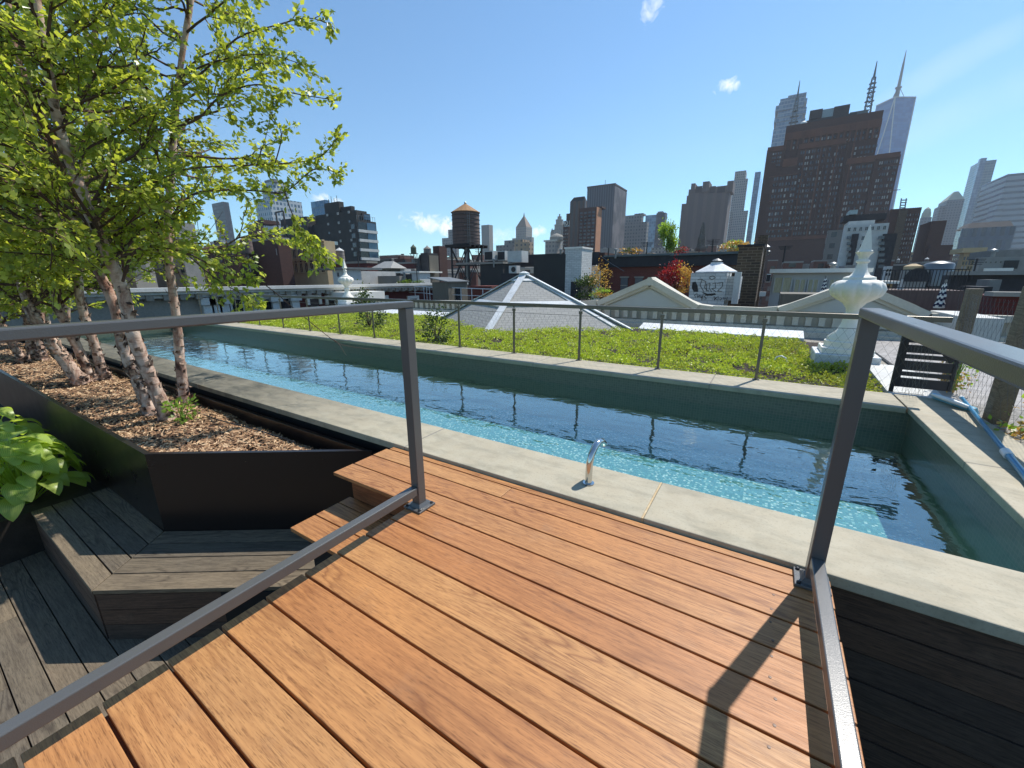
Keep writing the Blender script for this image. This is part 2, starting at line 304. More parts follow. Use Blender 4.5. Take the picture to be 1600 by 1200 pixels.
# ------------------------------------------------------------------ mesh builder
class MB:
    def __init__(s): s.v = []; s.f = []; s.m = []; s.o = (0, 0, 0)
    def add(s, vs, fs, mi=0):
        n = len(s.v); s.v += [tuple(v) for v in vs]; s.f += [tuple(i+n for i in f) for f in fs]; s.m += [mi]*len(fs); return s
    def box(s, x0, x1, y0, y1, z0, z1, mi=0):
        return s.add([(x0, y0, z0), (x1, y0, z0), (x1, y1, z0), (x0, y1, z0), (x0, y0, z1), (x1, y0, z1), (x1, y1, z1), (x0, y1, z1)],
                     [(0, 3, 2, 1), (4, 5, 6, 7), (0, 1, 5, 4), (1, 2, 6, 5), (2, 3, 7, 6), (3, 0, 4, 7)], mi)
    def hexa(s, bot, top, mi=0):
        n = len(bot); fs = [tuple(range(n-1, -1, -1)), tuple(range(n, 2*n))] + [(i, (i+1) % n, (i+1) % n+n, i+n) for i in range(n)]
        return s.add(list(bot)+list(top), fs, mi)
    def prism(s, poly, z0, z1, mi=0): return s.hexa([(x, y, z0) for x, y in poly], [(x, y, z1) for x, y in poly], mi)
    def bar(s, a, b, w, h=None, mi=0, up=(0, 0, 1)):
        a, b = Vector(a), Vector(b); h = h or w; d = (b-a).normalized(); u = Vector(up)
        if abs(d.dot(u)) > .98: u = Vector((1, 0, 0))
        r = d.cross(u).normalized()*w/2; t = r.cross(d).normalized()*h/2
        q = lambda p: [p-r-t, p+r-t, p+r+t, p-r+t]
        return s.hexa(q(a), q(b), mi)
    def tube(s, path, rad, n=8, mi=0, cap=True):
        P = [Vector(p) for p in path]; R = rad if hasattr(rad, '__len__') else [rad]*len(P)
        rings = []; ref = None
        for i, p in enumerate(P):
            d = (P[min(i+1, len(P)-1)]-P[max(i-1, 0)]).normalized()
            if ref is None: ref = d.orthogonal().normalized()
            ref = (ref-d*ref.dot(d)); ref = ref.normalized() if ref.length > 1e-6 else d.orthogonal().normalized()
            b = d.cross(ref)
            rings.append([p+(ref*math.cos(2*PI*k/n)+b*math.sin(2*PI*k/n))*R[i] for k in range(n)])
        vs = [v for r in rings for v in r]; fs = []
        for i in range(len(P)-1):
            for k in range(n): fs.append((i*n+k, i*n+(k+1) % n, (i+1)*n+(k+1) % n, (i+1)*n+k))
        if cap: fs += [tuple(range(n-1, -1, -1)), tuple(range((len(P)-1)*n, len(P)*n))]
        return s.add(vs, fs, mi)
    def lathe(s, prof, n=24, c=(0, 0, 0), mi=0, mod=None, rot=0):
        vs = []; fs = []
        for i, (r, z) in enumerate(prof):
            for k in range(n):
                a = 2*PI*k/n+rot; rr = r*(mod(i, a) if mod else 1); vs.append((c[0]+rr*math.cos(a), c[1]+rr*math.sin(a), c[2]+z))
        for i in range(len(prof)-1):
            for k in range(n): fs.append((i*n+k, i*n+(k+1) % n, (i+1)*n+(k+1) % n, (i+1)*n+k))
        fs += [tuple(range(n-1, -1, -1)), tuple(range((len(prof)-1)*n, len(prof)*n))]
        return s.add(vs, fs, mi)
    def build(s, name, mats, parent=None, smooth=False, bevel=0, loc=None):
        me = bpy.data.meshes.new(name); me.from_pydata(s.v, [], s.f)
        mats = mats if isinstance(mats, (list, tuple)) else [mats]
        for q in mats: me.materials.append(M[q] if isinstance(q, str) else q)
        if len(mats) > 1: me.polygons.foreach_set('material_index', s.m)
        if smooth: me.polygons.foreach_set('use_smooth', [True]*len(s.f))
        o = bpy.data.objects.new(name, me); C.objects.link(o)
        if parent: o.parent = parent
        if loc: o.location = loc
        if bevel:
            b = o.modifiers.new('bevel', 'BEVEL'); b.width = bevel; b.segments = 2; b.limit_method = 'ANGLE'; b.angle_limit = math.radians(40)
        if smooth: 
            try: me.set_sharp_from_angle(angle=math.radians(45))
            except Exception: pass
        return o
def npmesh(name, V, F, mat, parent=None, attr=None):
    """one mesh out of numpy arrays of equal-sized faces"""
    me = bpy.data.meshes.new(name); nf, k = F.shape
    me.vertices.add(len(V)); me.vertices.foreach_set('co', np.ascontiguousarray(V, np.float32).ravel())
    me.loops.add(nf*k); me.loops.foreach_set('vertex_index', np.ascontiguousarray(F, np.int32).ravel())
    me.polygons.add(nf); me.polygons.foreach_set('loop_start', np.arange(0, nf*k, k, dtype=np.int32)); me.polygons.foreach_set('loop_total', np.full(nf, k, np.int32))
    me.materials.append(M[mat] if isinstance(mat, str) else mat); me.update(calc_edges=True)
    if attr is not None:
        a = me.attributes.new('uvl', 'FLOAT_VECTOR', 'POINT'); a.data.foreach_set('vector', np.ascontiguousarray(attr, np.float32).ravel())
    o = bpy.data.objects.new(name, me); C.objects.link(o)
    if parent: o.parent = parent
    return o
def thing(name, label, cat, loc=(0, 0, 0), group=None):
    o = bpy.data.objects.new(name, None); o.empty_display_size = .1; C.objects.link(o); o.location = loc
    return tag(o, label, cat, group)
def tag(o, label, cat, group=None):
    o['label'] = label; o['category'] = cat
    if group: o['group'] = group
    return o
def struct(o, kind='structure'): o['kind'] = kind; return o
def plabel(o, l): o['label'] = l; return o
def copy_tree(o, loc, label=None, scale=None, rz=None):
    c = o.copy(); C.objects.link(c); c.location = loc
    if scale: c.scale = (scale,)*3
    if rz is not None: c.rotation_euler.z = rz
    if label: c['label'] = label
    for ch in list(o.children):
        d = ch.copy(); C.objects.link(d); d.parent = c
        for g in list(ch.children):
            e = g.copy(); C.objects.link(e); e.parent = d
    return c

# ================================================================== NEAR SCENE
# ------------------------------------------------------------------ deck (ipe boards)
PIT = .1565; G0 = 1.52
def wood_deck():
    b = MB(); e = MB()
    def board(x0, x1, y0, y1): b.box(x0, x1, y0+.0045, y1-.0045, -.022, 0)
    ys = [G0-PIT*k for k in range(-1, 16)]
    for i, yt in enumerate(ys):
        x0 = -1.507+random.uniform(-.006, .006); x1 = .366+random.uniform(-.004, .004)
        if yt > 1.37: x0 = -2.22+random.uniform(-.004, .004)
        board(x0, x1, yt-PIT, yt)
    board(-2.22, -1.14, ys[0], 1.806); board(-1.137, .366, ys[0], 1.806); b.box(-2.2, .366, 1.812, 1.852, -.022, -.001)
    root = thing('wood_deck', 'warm orange hardwood deck of wide boards beside the pool', 'deck')
    b.build('deck_boards', 'deck', root, bevel=.0025)
    e.box(-1.47, .335, -1.1, 1.845, -.17, -.026); e.box(-2.13, -1.47, 1.43, 1.845, -.17, -.026)
    e.build('joist_frame', 'deck_end', root)
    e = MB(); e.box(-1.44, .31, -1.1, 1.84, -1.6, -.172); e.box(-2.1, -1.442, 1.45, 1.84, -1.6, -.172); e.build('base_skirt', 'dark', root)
    s = MB(); s.lathe([(.0048, 0), (.0048, .0012), (.002, .0014)], 8); sc = None
    for yt in ys[:13]:
        for x in (.165,):
            for q in (.035, PIT-.035):
                if sc is None: sc = s.build('screw', 'screw', root); c_ = sc
                else: c_ = sc.copy(); C.objects.link(c_)
                c_.location = (x+random.uniform(-.014, .014), yt-q, 0)
    return root
wood_deck()
# steps down to the terrace
st = thing('deck_stairs', 'hardwood steps going down beside the deck to the terrace', 'stairs', (0, 0, 0))
t1 = MB(); t1.box(-2.17, -1.512, 1.03, 1.182, -.215, -.19); t1.box(-2.17, -1.512, 1.19, 1.342, -.215, -.19); t1.box(-2.17, -1.512, 1.35, 1.43, -.215, -.19); t1.build('tread', 'deck', st, bevel=.003)
t1 = MB(); t1.box(-1.85, -1.512, .72, .872, -.405, -.38); t1.box(-1.85, -1.512, .88, 1.03, -.405, -.38); t1.build('tread', 'deck', st, bevel=.003)
t1 = MB(); t1.box(-1.8, -1.512, .41, .56, -.595, -.57); t1.box(-1.8, -1.512, .57, .72, -.595, -.57); t1.build('tread', 'deck', st, bevel=.003)
t1 = MB(); t1.box(-1.75, -1.512, .1, .25, -.785, -.76); t1.box(-1.75, -1.512, .26, .41, -.785, -.76); t1.build('tread', 'deck', st, bevel=.003)
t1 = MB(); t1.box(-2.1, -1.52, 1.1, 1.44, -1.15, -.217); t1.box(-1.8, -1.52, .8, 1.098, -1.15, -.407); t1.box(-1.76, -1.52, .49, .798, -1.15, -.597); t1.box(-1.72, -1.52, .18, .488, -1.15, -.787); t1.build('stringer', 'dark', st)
t1 = MB(); t1.box(-2.13, -1.5, 1.432, 1.452, -.19, -.024); t1.build('riser', 'deck_end', st)

# ------------------------------------------------------------------ steel railings of the deck
def railing(X, Y1, label, flip):
    r = thing('metal_railing', label, 'railing', (X, Y1, 0)); w = .026
    for y in (0, -2.6):
        p = MB(); p.box(-w, w, y-w, y+w, .006, 1.0655); p.build('post', 'rail', r, bevel=.003)
        p = MB(); p.box(-.06, .06, y-.06, y+.06, .0005, .012)
        pp = p.build('base_plate', 'rail', r, bevel=.002)
        q = MB(); q.hexa([(-.04, y-.04, .012), (.04, y-.04, .012), (.04, y+.04, .012), (-.04, y+.04, .012)], [(-.028, y-.028, .03), (.028, y-.028, .03), (.028, y+.028, .03), (-.028, y+.028, .03)]); q.build('collar', 'rail', pp)
        for a in (-.046, .046):
            for b_ in (-.046, .046):
                q = MB(); q.lathe([(.008, 0), (.008, .006), (.004, .009)], 8, (a, y+b_, .012)); q.build('bolt', 'black', pp)
    p = MB(); p.box(-.0285, .0285, -2.7, .0285, 1.066, 1.097); p.build('top_rail', 'rail', r, bevel=.005)
    p = MB(); p.box(-.022, .022, -2.572, -.027, .085, .13); p.build('bottom_rail', 'rail', r, bevel=.004)
    return r
railing(-1.462, 1.372, 'grey steel handrail with bottom bar on the left edge of the deck', 1)
railing(.300, 1.800, 'grey steel handrail with bottom bar on the right edge of the deck', -1)

# ------------------------------------------------------------------ pool
WZ = -.235
pool = thing('swimming_pool', 'long narrow lap pool lined with teal mosaic and stone coping', 'pool', (0, 0, 0))
PX0, PX1, PY0, PY1 = -15.2, 1.262, 2.262, 4.955
b = MB(); b.box(PX0-.2, PX1+.2, PY0-.2, PY1+.2, -.9, -.78); b.build('floor', 'floortile', pool)
for x0, x1, y0, y1 in ((PX0-.2, PX1+.2, PY0-.2, PY0), (PX0-.2, PX1+.2, PY1, PY1+.2), (PX0-.2, PX0, PY0+.001, PY1-.001), (PX1, PX1+.2, PY0+.001, PY1-.001)):
    b = MB(); b.box(x0, x1, y0, y1, -.779, -.032); b.build('wall', 'walltile', pool)
def coping_run(name, cuts, fixed, ax, mitre=None):
    """row of slabs along axis ax between the given cuts"""
    b = MB(); j = MB()
    for i in range(len(cuts)-1):
        a, c = cuts[i]+.005, cuts[i+1]-.005
        dz = random.uniform(-.0015, .0015)
        if ax == 'x': b.box(a, c, fixed[0], fixed[1], -.03, .022+dz)
        else: b.box(fixed[0], fixed[1], a, c, -.03, .022+dz)
        if i:
            q = cuts[i]
            if ax == 'x': j.box(q-.0049, q+.0049, fixed[0]+.002, fixed[1]-.002, -.03, .019)
            else: j.box(fixed[0]+.002, fixed[1]-.002, q-.0049, q+.0049, -.03, .019)
    o = b.build('coping', 'coping', pool, bevel=.006); j.build('joint', 'stonegrey', o)
    if name == 'n': q = MB(); q.box(-.3999, -.3901, fixed[0]+.001, fixed[1]-.001, -.02, .0205); q.build('joint', 'joint', o)
coping_run('n', [-15.5]+[-.395-1.705*k for k in range(8, -1, -1)]+[1.225], (1.862, 2.296), 'x')
coping_run('f', [-15.5]+[-.44-2.3*k for k in range(6, -1, -1)]+[1.225], (4.92, 5.50), 'x')
coping_run('r', [1.862, 3.62, 5.50], (1.236, 1.70), 'y')
coping_run('l', [2.3, 4.916], (-15.6, -15.17), 'y')
b = MB()
for k in range(11):
    b.box(.38, 4.5, 1.905-.004*(k % 2), 1.93, -.05-.14*k-.134, -.05-.14*k)
b.build('cladding', 'cladding', pool)
b = MB(); b.box(-15.4, 4.5, 1.931, 2.06, -1.7, -.04); b.build('outer_wall', 'dark', pool)
def water_sheet():
    b = MB(); b.add([(PX0, PY0, WZ), (PX1, PY0, WZ), (PX1, PY1, WZ), (PX0, PY1, WZ)], [(0, 1, 2, 3)])
    struct(b.build('pool_water', 'water'))
water_sheet()
sp = thing('water_spout', 'curved polished steel water spout on the near coping', 'spout', (-.76, 2.055, .024))
path = [(0, 0, 0), (0, .0, .07), (.0, .004, .125), (.004, .02, .175), (.01, .052, .215), (.016, .095, .23), (.022, .135, .22), (.026, .16, .198)]
b = MB(); b.tube(path, .0205, 18); b.build('pipe', 'inox', sp, smooth=True)
b = MB(); b.lathe([(.034, 0), (.034, .003), (.022, .005)], 20); b.build('flange', 'inox', sp, smooth=True)

# ------------------------------------------------------------------ our building, terrace floor, pit
b = MB(); b.box(-19.5, 4.6, -9, 12.9, -25, -1.7); struct(b.build('building_roof', 'soil'))
b = MB()
y = -3.4
while y < .95:
    x = -9.5+random.uniform(0, 1.5)
    b.box(-9.5, x-.002, y+.003, y+.137, -1.19, -1.15); 
    while x < -1.46:
        x2 = min(x+random.uniform(2.2, 3.6), -1.46); b.box(x, x2-.003, y+.003, y+.137, -1.19, -1.15); x = x2
    y += .14
struct(b.build('terrace_floor', 'greywood_x', bevel=.002))
b = MB(); b.box(-10, -1.45, -3.5, 1.8, -1.65, -1.195); struct(b.build('terrace_base', 'dark'))
b = MB(); b.box(.34, 4.55, -3.4, 1.9, -1.69, -1.55); struct(b.build('soil_bed', 'soil'))

# ------------------------------------------------------------------ planter
PA = Vector((-3.86, .885, 0)); PB = Vector((-2.43, 1.835, 0)); PZ = -.085; PBOT = -.752
pl = thing('metal_planter', 'long dark bronze metal planter holding the birches and mulch', 'planter', (0, 0, 0))
poly = [(-14.6, .80), (PA.x, PA.y), (PB.x, PB.y), (-14.6, 1.835)]
def inset(p, d):
    n = len(p); out = []
    for i in range(n):
        a, q, c = Vector(p[i-1]), Vector(p[i]), Vector(p[(i+1) % n]); e1 = (q-a).normalized(); e2 = (c-q).normalized()
        n1 = Vector((-e1.y, e1.x)); n2 = Vector((-e2.y, e2.x)); k = (n1+n2).normalized(); out.append(tuple(q+k*d/max(.25, k.dot(n1))))
    return out
ins = inset(poly, .006); rim = inset(poly, .035); out = inset(poly, -.002)
b = MB(); n = 4
vs = [(x, y, PBOT) for x, y in poly]+[(x, y, PZ) for x, y in poly]+[(x, y, PZ) for x, y in ins]+[(x, y, PBOT) for x, y in ins]
fs = []
for i in range(4):
    j = (i+1) % 4; fs += [(i, j, 4+j, 4+i), (4+i, 4+j, 8+j, 8+i), (8+i, 8+j, 12+j, 12+i)]
b.add(vs, fs); b.build('side_panels', 'bronze', pl)
b = MB(); vs = [(x, y, PZ+.001) for x, y in out]+[(x, y, PZ+.001) for x, y in rim]+[(x, y, PZ+.006) for x, y in out]+[(x, y, PZ+.006) for x, y in rim]; fs = []
for i in range(4):
    j = (i+1) % 4; fs += [(8+i, 8+j, 12+j, 12+i), (i, j, 8+j, 8+i), (4+j, 4+i, 12+i, 12+j), (j, i, 4+i, 4+j)]
b.add(vs, fs); b.build('rim', 'bronze', pl, bevel=.0015)
# mulch: a mounded sheet strewn with chips
def mulch_z(x, y): return -.155+.03*np.sin(x*2.1+.6)*np.sin(y*5+1)+.012*np.sin(x*7+2*y)+.008*np.sin(11*y-4*x)-.10*np.clip((y-1.62)/.2, 0, 1)*np.clip((x+6)/2, .3, 1)
def make_mulch():
    gx = np.linspace(-14.5, -2.45, 160); gy = np.linspace(.82, 1.83, 24); X, Y = np.meshgrid(gx, gy)
    e = (PB-PA).normalized()
    lim = PA.x+(Y-PA.y)/e.y*e.x-.03
    X2 = np.minimum(X, np.maximum(lim, -14)); Y2 = np.maximum(Y, .80+(X2+14.6)/10.74*.085+.012)
    Z = mulch_z(X2, Y2)-.008; V = np.stack([X2, Y2, Z], -1).reshape(-1, 3); i = np.arange(23*160).reshape(23, 160)[:, :-1].ravel()
    F = np.stack([i, i+1, i+161, i+160], 1); base = npmesh('mulch_bed', V, F, M['soil']); base['kind'] = 'stuff'
    N = 26000; x = -2.5-rng.random(N)**2.0*11.5; y = .83+rng.random(N)*1.0
    ok = (x < PA.x+(y-PA.y)/e.y*e.x-.05) & (y > .80+(x+14.6)/10.74*.085+.045); x, y = x[ok], y[ok]; N = len(x)
    L = rng.uniform(.010, .038, N); W = rng.uniform(.003, .009, N); a = rng.uniform(0, PI, N); tl = rng.normal(0, .32, N); rl = rng.normal(0, .45, N)
    d = np.stack([np.cos(a)*np.cos(tl), np.sin(a)*np.cos(tl), np.sin(tl)], 1)*L[:, None]; s = np.stack([-np.sin(a)*np.cos(rl), np.cos(a)*np.cos(rl), np.sin(rl)], 1)*W[:, None]
    c = np.stack([x, y, mulch_z(x, y)+rng.uniform(0, .014, N)], 1); up = np.array([0, 0, .003])
    V = np.stack([c-d-s, c+d-s*.6, c+d+s*.6+up, c-d+s+up], 1).reshape(-1, 3); F = np.arange(4*N).reshape(N, 4)
    o = npmesh('bark_mulch', V, F, 'mulch'); o['kind'] = 'stuff'; o['label'] = 'brown shredded bark mulch filling the bronze planter'
make_mulch()
b = MB(); b.tube([(-5.1, 1.62, -.15), (-4.4, 1.6, -.13), (-3.8, 1.66, -.13), (-3.3, 1.72, -.16)], .006, 6); tag(b.build('drip_hose', 'black', smooth=True), 'thin black irrigation hose lying on the mulch by the coping', 'hose')

# ------------------------------------------------------------------ bench around the planter
BP = Vector((-3.47, .375, 0)); BZ = -.75
be = thing('wood_bench', 'weathered grey wooden bench platform wrapping the bronze planter corner', 'bench')
top = MB(); NB = 4
for k in range(NB):
    f0, f1 = k/NB, (k+1)/NB; a = PA.lerp(BP, f0); c = PA.lerp(BP, f1); g = .004
    top.hexa([(-5.2, c.y+g, BZ-.03), (c.x-g, c.y+g, BZ-.03), (a.x-g, a.y-g, BZ-.03), (-5.2, a.y-g, BZ-.03)], [(-5.2, c.y+g, BZ), (c.x-g, c.y+g, BZ), (a.x-g, a.y-g, BZ), (-5.2, a.y-g, BZ)])
top.build('left_seat_boards', 'greywood_x', be, bevel=.003)
u = (PB-PA).normalized(); nn = Vector((-u.y, u.x, 0)); lp = BP-PA; Pl = Vector((lp.dot(u), lp.dot(nn), 0))
top = MB()
for k in range(NB):
    f0, f1 = k/NB, (k+1)/NB; ax, ay = Pl.x*f0, Pl.y*f0; cx, cy = Pl.x*f1, Pl.y*f1; g = .004
    top.hexa([(cx+g, cy+g, -.03), (1.62, cy+g, -.03), (1.62, ay-g, -.03), (ax+g, ay-g, -.03)], [(cx+g, cy+g, 0), (1.62, cy+g, 0), (1.62, ay-g, 0), (ax+g, ay-g, 0)])
o = top.build('right_seat_boards', 'greywood_x', be, bevel=.003, loc=(PA.x, PA.y, BZ)); o.rotation_euler.z = math.atan2(u.y, u.x)
fr = MB()
for k in range(3): fr.box(Pl.x+.012, 1.6, Pl.y+.008, Pl.y+.03, -.036-.122*k-.118, -.036-.122*k)
o = fr.build('front_planks', 'cladding', be, loc=(PA.x, PA.y, BZ)); o.rotation_euler.z = math.atan2(u.y, u.x)
fr = MB()
for k in range(3): fr.box(-5.18, BP.x-.012, BP.y+.008, BP.y+.03, BZ-.036-.122*k-.118, BZ-.036-.122*k)
fr.build('side_planks', 'cladding', be)
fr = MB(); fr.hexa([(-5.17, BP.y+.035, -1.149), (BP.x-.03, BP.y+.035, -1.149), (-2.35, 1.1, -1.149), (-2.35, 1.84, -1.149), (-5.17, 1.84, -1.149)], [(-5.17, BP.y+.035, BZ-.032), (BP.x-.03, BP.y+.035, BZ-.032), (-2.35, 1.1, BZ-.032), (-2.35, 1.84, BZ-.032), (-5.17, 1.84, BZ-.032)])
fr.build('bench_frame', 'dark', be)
# ------------------------------------------------------------------ hostas
def hosta_leaf(L, W, curl):
    nu, nv = 11, 7; V = []; A = []
    for i in range(nu):
        s = i/(nu-1); w = W*(math.sin(PI*min(1, s*.92+.08))**.62)*(1-.35*s)
        for j in range(nv):
            t = j/(nv-1)*2-1
            x = s*L-(.12*L*(abs(t))*(1-s)**3); y = t*w; z = .22*L*math.sin(s*PI*.75)-curl*s*s*L+.22*abs(t)**1.5*w+.012*L*math.sin(abs(t)*9+s*6)*(1-s)
            V.append((x, y, z)); A.append((abs(t)*.9-s*.35, s, 0))
    F = [(i*nv+j, (i+1)*nv+j, (i+1)*nv+j+1, i*nv+j+1) for i in range(nu-1) for j in range(nv-1)]
    return np.array(V), np.array(F), np.array(A)
def hosta(label, c, n, R, sz):
    Vs = []; Fs = []; As = []; k = 0; stems = MB(); root = thing('hosta_plant', label, 'plant', c, 'hostas in the low bed')
    for i in range(n):
        az = i*2.399+random.uniform(-.3, .3); ring = math.sqrt((i+.5)/n); L = sz*random.uniform(.75, 1.15)
        V, F, A = hosta_leaf(L, L*.44, random.uniform(.25, .6))
        r0 = R*ring*.75; zz = .42*(1-ring**2)+.16+random.uniform(-.03, .05)
        tilt = -(.15+.75*ring)+random.uniform(-.15, .15)
        mt = Matrix.Translation((r0*math.cos(az), r0*math.sin(az), zz)) @ Matrix.Rotation(az, 4, 'Z') @ Matrix.Rotation(-tilt*.6, 4, 'Y') @ Matrix.Rotation(random.uniform(-.3, .3), 4, 'X')
        mm = np.array(mt); V = V@mm[:3, :3].T+mm[:3, 3]; Vs.append(V); Fs.append(F+k); As.append(A); k += len(V)
        stems.tube([(r0*.12*math.cos(az), r0*.12*math.sin(az), 0), (r0*.6*math.cos(az), r0*.6*math.sin(az), zz*.75), (r0*math.cos(az), r0*math.sin(az), zz)], [.006, .005, .004], 5)
    o = npmesh('leaves', np.concatenate(Vs), np.concatenate(Fs), 'hosta', root, np.concatenate(As)); o.data.polygons.foreach_set('use_smooth', [True]*len(o.data.polygons))
    stems.build('stems', 'hosta', root); return root
b = MB(); b.box(-9.4, -5.22, -.35, .78, -1.149, -.76); struct(b.build('planting_bed', 'soil'))
hosta('big leafed hosta with ribbed pale leaves at the end of the bench', (-5.5, .40, -.76), 72, .46, .205)
hosta('hosta clump in half shade behind the big pale hosta', (-6.3, .33, -.76), 44, .44, .2)
hosta('farthest hosta clump against the planter wall', (-7.2, .42, -.76), 24, .42, .24)

# ------------------------------------------------------------------ birches
LEAF = np.array([(0, 0, 0), (.42, .34, .05), (1, 0, -.04), (.42, -.34, .05)])
def leaf_cloud(P, D, L, droop=.35, base=LEAF, upb=.6):
    """P points, D outward directions, L sizes -> quads"""
    N = len(P); d = D+rng.normal(0, .55, (N, 3)); d[:, 2] -= droop; d /= np.linalg.norm(d, axis=1)[:, None]
    up = rng.normal(0, .75, (N, 3)); up[:, 2] += upb; s = np.cross(d, up); s /= np.linalg.norm(s, axis=1)[:, None]+1e-6; w = np.cross(s, d)
    V = P[:, None, :]+(base[None, :, 0:1]*d[:, None, :]+base[None, :, 1:2]*s[:, None, :]+base[None, :, 2:3]*w[:, None, :])*L[:, None, None]
    k = len(base); return V.reshape(-1, 3), np.arange(N*k).reshape(N, k)
def wander(a, b, n, amp):
    a, b = Vector(a), Vector(b); o = Vector((0, 0, 0)); P = []
    for i in range(n+1):
        t = i/n; P.append(a.lerp(b, t)+o*math.sin(PI*min(1, t*1.2)) if i else a.copy())
        o = o*.7+Vector([random.gauss(0, amp) for _ in range(3)])
    return P
def smooth_path(P, n):
    P = [Vector(p) for p in P]; out = []
    for i in range(len(P)-1):
        p0 = P[max(0, i-1)]; p1 = P[i]; p2 = P[i+1]; p3 = P[min(len(P)-1, i+2)]
        for k in range(n):
            t = k/n; out.append(.5*((2*p1)+(p2-p0)*t+(2*p0-5*p1+4*p2-p3)*t*t+(3*p1-p0-3*p2+p3)*t**3))
    out.append(P[-1]); return out
def birch(label, stems, extra, nbr, leaf, seed, dens=1., lowfrac=.3, spread=1., leafmul=1.):
    random.seed(seed); base = stems[0][0][0]
    root = thing('birch_tree', label, 'tree', base, 'birches in the planter'); B = Vector(base); br = MB(); LP = []; LD = []
    def twig(a, d, ln, r, lv):
        d = d.normalized(); end = a+d*ln+Vector((0, 0, -.12*ln*random.random()))
        P = wander(a, end, 5, ln*.035); br.tube([p-B for p in P], np.linspace(r, r*.35, 6), 4 if lv else 5, cap=False)
        if lv < 2:
            for _ in range(int(ln*(7 if lv == 0 else 6)*dens)+1):
                t = random.uniform(.25, 1); q = P[min(4, int(t*5))].lerp(P[min(5, int(t*5)+1)], t*5 % 1)
                dd = d+Vector([random.gauss(0, .65) for _ in range(3)])*.9+Vector((0, 0, .05)); twig(q, dd, ln*random.uniform(.25, .45), r*.45, lv+1)
        nl = int(ln*(16 if lv == 0 else 34 if lv == 1 else 46)*leafmul)+2
        for _ in range(nl):
            t = random.random()**.7; q = P[min(4, int(t*5))].lerp(P[min(5, int(t*5)+1)], t*5 % 1)
            LP.append(q+Vector([random.gauss(0, .018) for _ in range(3)])); LD.append(d)
    for pts, r0, r1 in stems:
        P = smooth_path(pts, 6); n = len(P); R = [r0+(r1-r0)*(i/(n-1))**.8 for i in range(n)]; R[0] = r0*1.35; R[1] = r0*1.12
        tr = MB(); rr = [x*(1+random.uniform(-.08, .08)) for x in R]; tr.tube([p-B for p in P], rr, 12)
        fl = tr
        for _ in range(int(190*r0/.06)):
            i = min(n-2, int(n*random.random()**1.7*.75)); p = P[i].lerp(P[i+1], random.random())-B; ax = (P[i+1]-P[i]).normalized(); a = random.uniform(0, 2*PI)
            e1 = ax.orthogonal().normalized(); e2 = ax.cross(e1); o1 = e1*math.cos(a)+e2*math.sin(a); tg = ax.cross(o1); rad = R[i]; w = random.uniform(.35, 1.1)*rad; h = random.uniform(.015, .06)*random.choice((1, 1, -1)); lift = random.uniform(.006, .035)
            q0 = p+o1*rad*.98; fl.add([q0-tg*w*.5, q0+tg*w*.35-ax*h*.2, q0+tg*w*.5+o1*lift+ax*h, q0-tg*w*.4+o1*lift*.6+ax*h*.8], [(0, 1, 2, 3)], 1)
        tr.build('trunk', ['bark', 'flap'], root, smooth=True)
        for _ in range(int(nbr*spread)):
            f = random.uniform(lowfrac, 1); i = min(n-2, int(f*(n-1))); p = P[i].lerp(P[i+1], random.random())
            az = random.uniform(0, 2*PI); el = random.uniform(.05, .9); ln = random.uniform(.55, 1.25)*(1.25-.55*f)
            twig(p, Vector((math.cos(az)*math.cos(el), math.sin(az)*math.cos(el), math.sin(el))), ln, R[i]*.32+.004, 0)
    for pts, r, bare in extra:
        P = smooth_path(pts, 4); n = len(P); br.tube([p-B for p in P], np.linspace(r, r*.3, n), 5, cap=False)
        if bare: continue
        for i in range(n//4, n):
            d = (P[min(i+1, n-1)]-P[max(0, i-1)]).normalized()
            for _ in range(1 if i < n-3 else 2): twig(P[i], d+Vector([random.gauss(0, .6) for _ in range(3)]), random.uniform(.12, .34)*(1.1-.75*i/n), r*.35, 1)
            for _ in range(5): LP.append(P[i]+Vector([random.gauss(0, .03) for _ in range(3)])); LD.append(d)
    br.build('branches', 'barkdark', root)
    LPn = np.array([tuple(p-B) for p in LP]); LDn = np.array([tuple(d) for d in LD])
    V, F = leaf_cloud(LPn, LDn, rng.uniform(.6, 1.15, len(LPn))*leaf); npmesh('crown', V, F, 'birchleaf', root)
    return len(LPn)
def px_path(pts, d0, d1=None):
    d1 = d0 if d1 is None else d1; n = len(pts); return [at_d(x, y, d0+(d1-d0)*i/(n-1)) for i, (x, y) in enumerate(pts)]
def stem(pts, zb, d1, r0, r1):
    b0 = at_z(*pts[0], zb); d0 = math.hypot(b0.x, b0.y); return (px_path(pts, d0, d0+d1), r0, r1)
S1 = [stem([(263, 655), (235, 590), (207, 520), (190, 450), (152, 362), (124, 290), (95, 210), (75, 110), (58, 10), (48, -90)], -.15, -.25, .062, .022),
      stem([(237, 648), (213, 590), (192, 540), (180, 480), (150, 415), (118, 330), (95, 270), (70, 190), (30, 100), (10, -20)], -.15, .3, .058, .02),
      stem([(289, 628), (281, 560), (276, 500), (265, 420), (263, 350), (268, 270), (273, 190), (284, 90), (300, -10), (310, -110)], -.15, -.15, .050, .02)]
